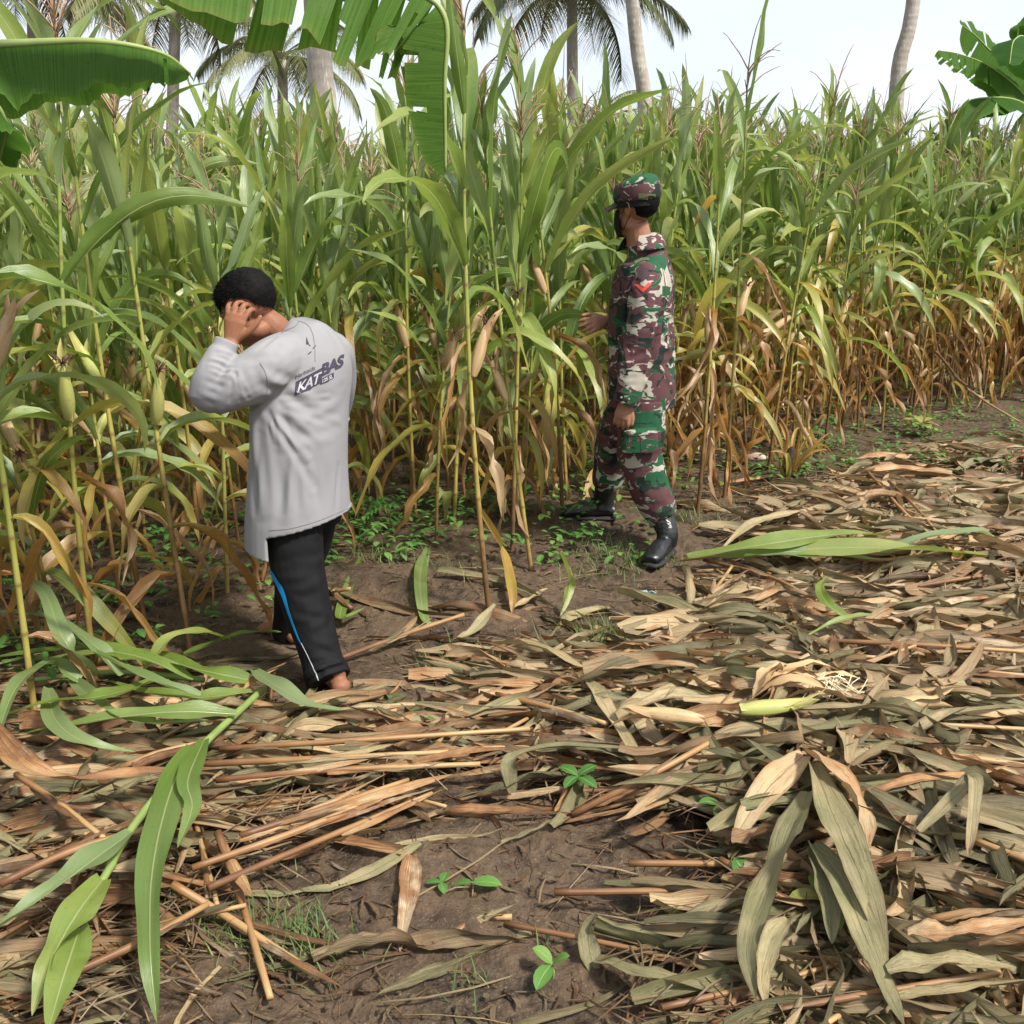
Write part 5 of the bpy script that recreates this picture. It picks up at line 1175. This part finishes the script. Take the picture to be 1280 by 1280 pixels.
tag(man, 'man in grey long sleeved shirt and black trousers scratching his bowed head', 'person')
Oz = Vector((0, 0, 0))
eyes(hc, HM, man, A0, HK)
def scalp(Lc):
    x, y, z = Lc[:, 0] / HK, Lc[:, 1] / HK, Lc[:, 2] / HK
    line = np.where(x > .03, .036, np.where(x > -.03, .012 + (x + .03) * .6, -.105 + (x + .11) * 1.25))
    ear = np.exp(-(((x + .008) / .032) ** 2 + ((z - .0) / .04) ** 2) ** 2) * (np.abs(y) > .05)
    return np.clip((z - line) / .07 + .12, 0, 1) * (z > line - .012) * (ear < .3) * (np.hypot(x, y) < .125)
hair_from(hc, HM, V, F, N, scalp, lambda L: .002 + .013 * np.clip(L[:, 2] / .12, 0, 1) + .010 * np.clip(L[:, 0] / .09, 0, 1), man, A0, strands=12000, slen=(.004, .014), shell_at=.42)
# shirt
b = MB()
for a in [0]:
    rg = [((379, 722), 3.36, .200, .150), ((376, 650), 3.36, .188, .143), ((376, 600), 3.365, .176, .135), ((377, 550), 3.37, .170, .132), ((377, 505), 3.385, .172, .132), ((378, 465), 3.40, .176, .13), ((379, 446), 3.42, .164, .122), ((377, 434), 3.435, .135, .105), ((371, 427), 3.445, .104, .086), ((362, 422), 3.455, .078, .07), ((354, 417), 3.455, .064, .060)]
    tube(b, [P(*p, Y) for p, Y, _, _ in rg], [(x, y) for _, _, x, y in rg], k=36, side=sax, smooth_n=40)
tube(b, [P(362, 446, 3.36), P(343, 455, 3.29), P(315, 472, 3.25), P(285, 486, 3.215), P(262, 497, 3.19)], [.085, .088, .082, .072, .062], k=20, smooth_n=20)
tube(b, [P(258, 502, 3.185), P(262, 480, 3.2), P(270, 458, 3.225), P(278, 440, 3.25)], [.060, .060, .053, .046], k=18, smooth_n=14)
tube(b, [P(277, 442, 3.25), P(284, 425, 3.265)], [.040, .040], k=18); ellipsoid(b, P(262, 492, 3.19), (.064, .062, .064), None, 20)
tube(b, [P(400, 440, 3.46), P(418, 448, 3.53), P(424, 490, 3.62), P(420, 525, 3.69)], [.085, .075, .066, .058], k=18, smooth_n=14)
tube(b, [P(420, 525, 3.69), P(400, 525, 3.75), P(380, 521, 3.79)], [.056, .05, .042], k=16)
r, bm = remesh(b, .0052, 6)
hA = (P(444, 633, 3.36) - P(335, 652, 3.36)).cross(Vector((0, 1, .05))).normalized(); hB = (P(340, 699, 3.36) - P(310, 694, 3.36)).cross(Vector((0, 1, .05))).normalized()
if hA.z > 0: hA = -hA
if hB.z > 0: hB = -hB
oA, oB, oS = P(444, 636, 3.36), P(325, 677, 3.36), P(334, 680, 3.30); nS = Vector((1, .25, 0)).normalized()
for co, no in ((oA, hA), (oB, hB), (oS, nS)): bmesh.ops.bisect_plane(bm, geom=bm.verts[:] + bm.edges[:] + bm.faces[:], plane_co=co, plane_no=no)
kill = []
for f in bm.faces:
    c = f.calc_center_median()
    if (c - oB).dot(hB) > 0 or ((c - oA).dot(hA) > 0 and (c - oS).dot(nS) > 0): kill.append(f)
bmesh.ops.delete(bm, geom=kill, context='FACES'); sf = Surf(bm)
FO = [((330, 470), (395, 500), .012, .011), ((325, 490), (385, 520), .011, .010), ((335, 510), (375, 545), .012, -.009), ((345, 500), (352, 560), .010, .007), ((318, 520), (330, 640), .014, .012), ((345, 560), (352, 655), .014, -.008), ((365, 575), (358, 660), .013, .008), ((400, 560), (405, 640), .016, -.006), ((425, 520), (440, 620), .014, .007),
      ((352, 420), (330, 450), .008, .007), ((362, 425), (345, 470), .008, -.006), ((345, 425), (322, 448), .007, .006), ((335, 455), (330, 500), .007, -.007), ((286, 470), (300, 512), .008, .008), ((275, 480), (285, 515), .008, -.007), ((262, 462), (288, 470), .007, .007), ((255, 475), (283, 485), .007, -.006), ((262, 448), (288, 456), .006, .008), ((268, 440), (290, 446), .005, -.006), ((250, 492), (275, 500), .008, .006), ((310, 460), (320, 500), .01, .006), ((300, 450), (340, 446), .01, -.005), ((372, 530), (425, 500), .013, .006), ((365, 548), (420, 535), .013, -.005), ((395, 405), (420, 440), .012, .004)]
ar = np.random.RandomState(5)
for k in range(13):
    a = R(ar.uniform(-25, 95)); L0, L1 = ar.uniform(8, 25), ar.uniform(45, 125); FO.append(((332 + L0 * math.cos(a), 505 + L0 * math.sin(a)), (332 + L1 * math.cos(a + .15), 505 + L1 * math.sin(a + .15)), ar.uniform(.005, .010), ar.uniform(.004, .009) * (1 if k % 3 else -1)))
for k in range(9):
    a = R(ar.uniform(60, 215)); L1 = ar.uniform(18, 45); FO.append(((292 + 4 * math.cos(a), 462 + 4 * math.sin(a)), (292 + L1 * math.cos(a), 462 + L1 * math.sin(a)), ar.uniform(.004, .007), ar.uniform(.004, .008) * (1 if k % 2 else -1)))
for k in range(7):
    x = 322 + k * 17 + ar.uniform(-5, 5); FO.append(((x, 560 + ar.uniform(-20, 30)), (x + ar.uniform(-8, 8), 640), ar.uniform(.007, .013), ar.uniform(.004, .008) * (1 if k % 2 else -1)))
fd0 = folds_fn(sf, FO, .0036, 13, 31, (1, 1, .45))
def fd(V, N):
    lowf = np.clip((1.22 - V[:, 2]) / .45, 0, 1) * (V[:, 0] > P(300, 600, 3.3).x - .1)
    return fd0(V, N) + N * (noise3(V * np.array([1, 1, .1]), 77, 15, 2) * .009 * lowf)[:, None]
shirt = finish(bm, r, 'shirt', M['shirt'], man, A0, fd, thick=.0025)
bm2 = bmesh.new(); bm2.from_mesh(shirt.data)
for v in bm2.verts: v.co += Vector(A0)
sf = Surf(bm2); bm2.free()
ux = np.array([56., -27.]); ux /= np.linalg.norm(ux); uy = np.array([.05, -1.])
text_print(sf, 'Herbisida', (368.5, 474), ux, uy, 7.6, M['ink'], shirt, A0, 'lettering', shear=.1, xs=.95, sub=1.5)
plate = [(369, 479), (393, 468), (399, 458), (400, 478), (390, 486), (381, 490), (377, 493), (368, 494)]
print_polys(sf, [[(369.5, 477.5), (403.5, 459), (401.5, 478.5), (390, 484.5), (388, 487.5), (368, 494)]], M['ink'], shirt, A0, 'print_panel', off=.0012)
text_print(sf, 'KAT', (370.5, 491.5), ux, uy, 17.5, M['print_white'], shirt, A0, 'lettering', bold=.02, shear=.25, off=.0022, xs=.86, sub=1.5)
text_print(sf, 'BAS', (400.5, 470.5), ux, uy, 20, M['ink'], shirt, A0, 'lettering', bold=.045, shear=.08, xs=.86, off=.002, sub=1.5)
print_polys(sf, [[(400, 474), (417, 465.5), (417, 472.5), (411, 476), (409, 478), (400, 481)]], M['ink'], shirt, A0, 'print_panel', off=.0012)
text_print(sf, '135 SL', (401.5, 479), ux, uy, 6.6, M['print_white'], shirt, A0, 'lettering', bold=.02, off=.0022, xs=.85, sub=1.5)
print_polys(sf, [[(383, 421), (386.5, 431), (382.5, 430.5)], [(385.5, 431.5), (388.5, 431.6), (387, 433)]], M['ink'], shirt, A0, 'emblem')
strip(sf, [(385, 443), (389, 439.5)], .003, M['ink'], shirt, A0, 'lettering', 5); strip(sf, [(391, 436), (394.5, 432)], .003, M['ink'], shirt, A0, 'lettering', 5)
strip(sf, [(372, 401), (383, 405), (390, 415), (393, 430), (394, 452)], .003, M['seam'], shirt, A0, 'seam', 24)
strip(sf, [(325, 454), (331, 464), (335, 478), (333, 492)], .003, M['seam'], shirt, A0, 'seam', 14)
strip(sf, [(352, 417), (360, 412), (369, 408), (374, 402)], .004, M['seam'], shirt, A0, 'seam', 14)
strip(sf, [(337, 663), (365, 660), (400, 650), (438, 634)], .003, M['seam'], shirt, A0, 'seam', 26)
# trousers
b = MB()
tube(b, [P(374, 600, 3.38), P(372, 650, 3.38)], [(.15, .11), (.155, .115)], k=24, side=sax)
tube(b, [P(362, 630, 3.33), P(370, 690, 3.30), P(378, 735, 3.27), P(389, 780, 3.23), P(401, 820, 3.18), P(408, 846, 3.15)], [.104, .094, .085, .078, .072, .070], k=22, smooth_n=24)
tube(b, [P(390, 630, 3.43), P(378, 690, 3.5), P(370, 730, 3.56), P(366, 765, 3.6), P(361, 795, 3.62)], [.1, .088, .076, .067, .064], k=22, smooth_n=24)
for k in range(2): tube(b, [P(405 + 3 * k, 834 + 8 * k, 3.16), P(409 + 3 * k, 843 + 8 * k, 3.145)], [.077, .077], k=20)
r, bm = remesh(b, .0055, 4); sf2 = Surf(bm)
FO = [((345, 690), (395, 680), .014, .007), ((350, 710), (400, 715), .014, -.008), ((365, 740), (398, 730), .012, .007), ((370, 760), (410, 780), .012, -.007), ((385, 790), (412, 770), .011, .008), ((392, 810), (418, 815), .009, -.007), ((395, 835), (425, 828), .007, .010), ((398, 843), (430, 840), .006, -.009), ((400, 852), (428, 850), .006, .007), ((395, 690), (410, 800), .014, .006)]
for k in range(9):
    y = 690 + k * 19; FO.append(((345 + (y - 690) * .33, y), (398 + (y - 690) * .22, y + ar.uniform(-16, 16)), ar.uniform(.006, .011), ar.uniform(.005, .010) * (1 if k % 2 else -1)))
tr = finish(bm, r, 'trousers', M['trousers'], man, A0, folds_fn(sf2, FO, .004, 16, 41, (1, 1, 1.3)), thick=0)
bm2 = bmesh.new(); bm2.from_mesh(tr.data)
for v in bm2.verts: v.co += Vector(A0)
sf2 = Surf(bm2); bm2.free()
strip(sf2, [(330, 699), (343, 722), (353, 740), (361, 765), (372, 795), (377, 805)], [.026, .026, .017, .013, .007, .003], M['stripe'], tr, A0, 'stripe', 40, .002)
strip(sf2, [(377, 804), (386, 822), (394, 840), (398, 850)], .0035, M['piping'], tr, A0, 'piping', 24, .002)
def sandal(h, t_, parent, loc):
    h, t_ = np.array(tuple(h)), np.array(tuple(t_)); d = t_ - h; L = np.linalg.norm(d); d /= L; S = np.cross(d, (0, 0, 1.)); q = lambda f, s, z: h + d * L * f + S * s + np.array([0, 0, z])
    b = MB(); tube(b, [q(-.05, 0, -.008), q(.05, 0, -.006), q(.3, 0, -.006), q(.55, 0, -.006), q(.8, 0, -.006), q(1.06, 0, -.006)], [(.02, .007), (.036, .009), (.036, .009), (.042, .009), (.05, .009), (.03, .007)], k=14, side=S, smooth_n=16)
    o = link('sandal', b.mesh('sandal', M['sandal'], True, loc), parent); b = MB()
    for s in (-1, 1): tube(b, [q(.45, s * .042, .0), q(.6, s * .03, .035), q(.8, .004, .028)], [.006, .006, .005], k=6, smooth_n=8)
    link('strap', b.mesh('strap', M['sandal'], True, loc), o)
sandal(h1, t1_, man, A0); sandal(h2, t2_, man, A0)

# ================================ the soldier
B0 = tuple(G(815, 690)); sax2 = np.array([.12, 1., 0]); 
hc2 = P(795, 262, 4.74); HM2 = frame((-.74, .66, -.06), (-.04, .0, 1)); HK2 = .95
b = MB(); head_pieces(b, hc2, HM2, HK2)
tube(b, [P(802, 325, 4.76), P(799, 300, 4.76), P(795, 278, 4.75)], [.066, .059, .052], k=16)
tube(b, [P(802, 500, 4.75), P(801, 440, 4.75), P(803, 380, 4.76), P(806, 345, 4.77), P(804, 318, 4.77)], [(.13, .1), (.13, .1), (.15, .1), (.15, .09), (.06, .06)], k=20, side=sax2)
tube(b, [P(812, 338, 4.66), P(812, 352, 4.58), P(802, 425, 4.53)], [.05, .05, .038], k=12); tube(b, [P(802, 425, 4.53), P(783, 502, 4.50)], [.038, .028], k=12)
tube(b, [P(800, 338, 4.9), P(796, 350, 4.95), P(795, 415, 4.98)], [.05, .048, .038], k=12); tube(b, [P(795, 415, 4.98), P(760, 403, 4.86)], [.038, .027], k=12)
hand(b, P(781, 502, 4.50), np.array(P(775, 530, 4.49) - P(780, 505, 4.5)), (-.25, -1, .1), -1, .92, curl=(18, 28, 20), spread=4, thumb=(30, 25))
hand(b, P(757, 401, 4.84), np.array(P(735, 408, 4.78) - P(757, 402, 4.84)), (-.1, -.95, .3), 1, .95, curl=(12, 30, 22), spread=7, thumb=(35, 30))
tube(b, [P(808, 505, 4.68), P(806, 590, 4.67), P(825, 655, 4.66), P(829, 675, 4.66)], [.085, .055, .034, .02], k=12)
tube(b, [P(785, 505, 4.84), P(764, 575, 4.93), P(758, 610, 4.98), P(757, 628, 5.0)], [.085, .055, .03, .016], k=12)
r, bm = remesh(b, .0042, 3); V, N, F = arrays(bm)
sol = finish(bm, r, 'person', M['skin_b'], None, B0, eye_sockets(hc2, HM2, HK2)); sol.location = B0
tag(sol, 'soldier in green and brown camouflage uniform with cap looking away into the corn', 'person')
eyes(hc2, HM2, sol, B0, HK2)
def scalp2(Lc):
    x, y, z = Lc[:, 0] / HK2, Lc[:, 1] / HK2, Lc[:, 2] / HK2
    line = np.where(x > .03, .08, np.where(x > -.03, .02 + (x + .03), -.075 + (x + .11) * .8)); ear = np.exp(-(((x + .008) / .03) ** 2 + ((z - .0) / .04) ** 2) ** 2) * (np.abs(y) > .05)
    return np.clip((z - line) / .05 + .3, 0, 1) * (z > line - .01) * (ear < .3) * (np.hypot(x, y) < .125)
hair_from(hc2, HM2, V, F, N, scalp2, lambda L: .008 + 0 * L[:, 0], sol, B0, strands=1500, slen=(.003, .007))
# cap
hp = lambda x, y, z: tuple(np.array(tuple(hc2)) + HM2 @ np.array([x, y, z]) * HK2)
b = MB(); fwd2, up2 = HM2[:, 0], HM2[:, 2]
tube(b, [hp(-.01, 0, .038), hp(-.01, 0, .055), hp(-.012, 0, .09), hp(-.012, 0, .118), hp(-.010, 0, .134), hp(-.008, 0, .142)], [(.104, .090), (.110, .096), (.110, .098), (.102, .092), (.084, .074), (.05, .045)], k=32, side=fwd2, smooth_n=20)
r, bm = remesh(b, .005, 3); cap = finish(bm, r, 'cap', M['camo'], sol, B0, lambda V, N: N * (noise3(V, 51, 40, 2) * .0016)[:, None])
b = MB(); q = []; 
for i, s in enumerate(np.linspace(-1, 1, 15)):
    a = s * 1.0; 
    for rr in (.095, .12, .145, .165): q.append(hp(rr * math.cos(a) * (1 if rr < .1 else 1 - .10 * s * s) - .008, rr * math.sin(a) * .78, .05 - (rr - .095) * .45 - .018 * s * s))
Vq = np.array(q); b.add(Vq, gridq(15, 4)); b.add(Vq - up2 * .004, gridq(15, 4)[:, ::-1]); link('brim', b.mesh('brim', M['camo'], True, B0), cap)
b = MB(); an = np.linspace(0, 6.283, 40, endpoint=False); Vb = np.array([[hp(-.01 + .1045 * rr * math.cos(a), .093 * rr * math.sin(a), z) for a in an] for z, rr in ((.012, .985), (.02, 1.), (.04, 1.), (.048, 1.0))]); b.add(Vb, gridq(4, 40, True)); link('cap_band', b.mesh('cap_band', M['black_cloth'], True, B0), cap)
cb = bmesh.new(); cb.from_mesh(cap.data)
for v in cb.verts: v.co += Vector(B0)
sfc = Surf(cb); cb.free(); print_polys(sfc, [[(798.5, 241.5), (819, 242.5), (819, 250), (798, 248.5)]], M['patch_olive'], cap, B0, 'patch', .003)
# mask
b = MB()
mv = np.array([[hp(.012 + (.1 - .012) * math.cos(a) ** .6 * (1 - .18 * abs(z_) ** 2) + .008, .074 * math.sin(a) * (1.02 - .15 * (z_ < 0) * abs(z_)), -.06 + .062 * z_) if True else 0 for a in np.linspace(-1.45, 1.45, 21)] for z_ in np.linspace(-1, 1, 9)])
b.add(mv, gridq(9, 21)); mk = link('face_mask', b.mesh('face_mask', M['black_cloth'], True, B0), sol)
b = MB()
for s in (1, -1):
    tube(b, [hp(.03, s * .066, -.01), hp(.012, s * .078, .012), hp(-.012, s * .092, .036), hp(-.028, s * .084, .01)], .0018, k=5, smooth_n=12); tube(b, [hp(.03, s * .062, -.085), hp(.0, s * .075, -.05), hp(-.02, s * .08, -.03)], .0018, k=5, smooth_n=10)
link('strap', b.mesh('strap', M['black_cloth'], True, B0), mk)
# jacket
b = MB()
rg = [((802, 508), 4.75, .178, .150), ((801, 480), 4.75, .178, .152), ((801, 440), 4.75, .172, .146), ((801, 400), 4.755, .176, .142), ((803, 368), 4.76, .19, .140), ((806, 345), 4.765, .198, .128), ((808, 330), 4.77, .19, .105), ((807, 318), 4.77, .14, .085), ((804, 308), 4.765, .085, .075), ((802, 300), 4.76, .07, .07)]
tube(b, [P(*p, Y) for p, Y, _, _ in rg], [(x * 1.04, y * 1.05) for _, _, x, y in rg], k=34, side=sax2, smooth_n=36)
tube(b, [P(812, 345, 4.66), P(811, 352, 4.60), P(809, 380, 4.555), P(802, 420, 4.53), P(797, 445, 4.52), P(789, 475, 4.505), P(783, 500, 4.50)], [.078, .08, .077, .072, .068, .063, .058], k=20, smooth_n=26)
tube(b, [P(785, 490, 4.50), P(781, 504, 4.50)], [.062, .060], k=20)
tube(b, [P(800, 342, 4.86), P(796, 355, 4.95), P(796, 412, 4.985)], [.08, .072, .064], k=18, smooth_n=12); tube(b, [P(797, 412, 4.985), P(778, 407, 4.93), P(762, 403, 4.87)], [.064, .055, .048], k=18, smooth_n=10)
r, bm = remesh(b, .0055, 4, cut=[(P(800, 505, 4.75), (0, 0, -1)), (P(802, 299, 4.76), (-.1, 0, 1))]); sj = Surf(bm)
FO = [((790, 350), (800, 375), .010, .006), ((786, 395), (815, 385), .011, .007), ((785, 412), (812, 408), .010, -.008), ((783, 428), (808, 435), .010, .008), ((788, 448), (806, 440), .009, -.007), ((776, 470), (800, 465), .010, .006), ((775, 485), (795, 480), .009, -.006), ((822, 400), (842, 392), .01, .008), ((820, 430), (842, 425), .012, -.009), ((822, 450), (843, 445), .01, .009), ((792, 345), (784, 400), .011, -.030), ((784, 400), (778, 468), .011, -.026), ((829, 345), (824, 400), .010, -.028), ((824, 395), (808, 470), .011, -.030), ((760, 430), (778, 440), .012, .007), ((830, 340), (832, 400), .01, -.008), ((760, 380), (780, 385), .01, .006), ((830, 465), (842, 490), .012, .006)]
jk = finish(bm, r, 'jacket', M['camo'], sol, B0, folds_fn(sj, FO, .0042, 17, 61, (1, 1, .8)), thick=0)
jb = bmesh.new(); jb.from_mesh(jk.data)
for v in jb.verts: v.co += Vector(B0)
sj = Surf(jb); jb.free()
# collar, pockets, patches
b = MB(); an = np.linspace(-.2, 5.0, 34); c0 = np.array(tuple(P(802, 303, 4.76))); co_ = []
for a in an:
    fl = math.cos(a) * np.array([-1, .1, 0]) + math.sin(a) * np.array([0, 1, 0.])
    for rr, zz in ((.066, .022), (.074, .034), (.088, .018), (.112, -.026)): co_.append(c0 + fl * rr + np.array([0, 0, zz - .012 * math.cos(a)]))
Vc = np.array(co_); an2 = None; b.add(Vc, gridq(34, 4)); b.add(Vc - (0, 0, .004), gridq(34, 4)[:, ::-1]); link('collar', b.mesh('collar', M['camo'], True, B0), jk)
print_polys(sj, [[(759.5, 345), (775, 343), (776, 350), (760, 351)], [(760, 353), (776, 352), (777, 376), (759, 374)]], M['camo'], jk, B0, 'pocket', .006, 4)
print_polys(sj, [[(793, 327), (802, 322.5), (811.5, 322.5), (812, 326), (803, 326), (794, 331)]], M['patch_olive'], jk, B0, 'patch', .003)
print_polys(sj, [[(796, 336), (810, 335), (811, 345), (804, 352), (797, 347)]], M['patch_dark'], jk, B0, 'patch', .003)
print_polys(sj, [[(793.5, 356), (799, 355.5), (804.5, 360), (804, 366)], [(804.5, 360), (810.5, 353), (814.5, 355), (804, 366)]], M['patch_red'], jk, B0, 'chevron', .003)
for px, py in ((777, 497), (786, 499)):
    h, n = sj.hit(px, py)
    if h: b = MB(); ellipsoid(b, h + n * .002, (.006, .003, .006), None, 10); link('button', b.mesh('button', M['button'], True, B0), jk)
strip(sj, [(768, 489), (778, 491), (797, 496)], .004, M['patch_dark'], jk, B0, 'seam', 14, .001)
strip(sj, [(822, 322), (829, 340), (832, 365), (829, 385)], .004, M['patch_dark'], jk, B0, 'seam', 16, .001)
# trousers
b = MB(); tube(b, [P(801, 475, 4.75), P(799, 510, 4.76)], [(.155, .125), (.165, .135)], k=24, side=sax2)
tube(b, [P(803, 500, 4.67), P(802, 535, 4.66), P(800, 565, 4.66), P(806, 592, 4.66), P(816, 618, 4.66), P(823, 638, 4.66), P(826, 652, 4.66)], [.118, .112, .104, .1, .092, .082, .058], k=22, smooth_n=28)
tube(b, [P(792, 500, 4.84), P(776, 535, 4.88), P(766, 562, 4.92), P(763, 582, 4.95), P(759, 602, 4.97), P(758, 612, 4.975)], [.115, .102, .09, .086, .078, .055], k=22, smooth_n=26)
h, w_ = .045, .05
tube(b, [P(800, 538, 4.545), P(800, 566, 4.545)], [(.075, .022), (.08, .026)], k=16, side=(1, 0, 0))       # cargo pocket
r, bm = remesh(b, .0055, 3); st_ = Surf(bm)
FO = [((782, 580), (830, 572), .010, .010), ((785, 592), (832, 590), .010, -.009), ((792, 604), (836, 600), .010, .009), ((798, 618), (838, 622), .010, -.008), ((806, 632), (840, 630), .009, .009), ((812, 642), (840, 640), .008, -.008), ((775, 530), (822, 527), .010, .005), ((748, 560), (770, 555), .010, .008), ((750, 575), (772, 580), .010, -.008), ((750, 590), (768, 592), .009, .009), ((783, 545), (782, 570), .006, -.008)]
tr2 = finish(bm, r, 'trousers', M['camo'], sol, B0, folds_fn(st_, FO, .0048, 18, 71, (1, 1, 1.4)), thick=0)
bm2 = bmesh.new(); bm2.from_mesh(tr2.data)
for v in bm2.verts: v.co += Vector(B0)
st_ = Surf(bm2); bm2.free()
for ln in ([(773, 543), (795, 545), (822, 542)], [(782, 568), (800, 570), (826, 566)], [(782, 546), (783, 568)], [(801, 548), (802, 567)]): strip(st_, ln, .004, M['patch_dark'], tr2, B0, 'seam', 14, .001)
for ln in ([(760, 352), (768, 352), (777, 351)], [(777, 351), (778, 376)], [(760, 376), (778, 376)], [(760, 358), (777, 357)], [(829, 395), (842, 392)]): strip(sj, ln, .0035, M['patch_dark'], jk, B0, 'seam', 12, .001)
M['black_rubber'] = simple('black_rubber', (.02, .018, .016), .75)
# boots
def boot(b, ank, heel, toe, hgt):
    a, h, t_ = (np.array(tuple(q)) for q in (ank, heel, toe)); d = t_ - h; d[2] = 0; L = np.linalg.norm(d); d /= L; S = np.cross(d, (0, 0, 1.)); z0 = (h[2] + t_[2]) / 2; q = lambda f, s, z: np.array([h[0], h[1], z0]) + d * L * f + S * s + np.array([0, 0, z])
    tube(b, [q(.0, 0, .04), q(.2, 0, .055), q(.45, 0, .058), (q(.7, 0, .045)), q(.9, 0, .035), q(.98, 0, .03)], [(.032, .03), (.037, .045), (.042, .048), (.050, .036), (.044, .03), (.03, .022)], k=16, side=S, smooth_n=18)
    tube(b, [q(.22, 0, .05), q(.2, 0, .11), a], [(.050, .054), (.052, .054), (.058, .058)], k=16, side=S, smooth_n=12)
    return q, S, d, L
def make_boot(ank, heel, toe):
    b = MB(); q, S, d, L = boot(b, ank, heel, toe, .2); r, bm = remesh(b, .0045, 3)
    o = finish(bm, r, 'boot', M['black_leather'], sol, B0, lambda V, N: N * (noise3(V, 81, 45, 2) * .0022)[:, None])
    b = MB(); tube(b, [q(-.02, 0, .006), q(.1, 0, .008), q(.4, 0, .008), q(.7, 0, .008), q(1.02, 0, .008)], [(.03, .012), (.042, .014), (.038, .014), (.053, .014), (.035, .012)], k=16, side=S, smooth_n=16); link('sole', b.mesh('sole', M['black_rubber'], True, B0), o)
    b = MB()
    for i in range(7): f = .55 - .052 * i; z = .092 + .018 * i; tube(b, [q(f, -.022, z - .01), q(f + .03, 0, z + .004), q(f, .022, z - .01)], .0024, k=5, smooth_n=7)
    link('laces', b.mesh('laces', M['black_cloth'], True, B0), o)
hb = G(838, 690); tb = hb + Vector((-.13, -.235, 0)); hb.z = tb.z = gh(hb.x, hb.y) + .004; make_boot(P(827, 645, 4.66), hb, tb)
hb2 = P(768, 640, 5.0); hb2.z = gh(hb2.x, hb2.y) + .004; tb2 = hb2 + Vector((-.27, .02, 0)); make_boot(P(758, 604, 4.97), hb2, tb2)
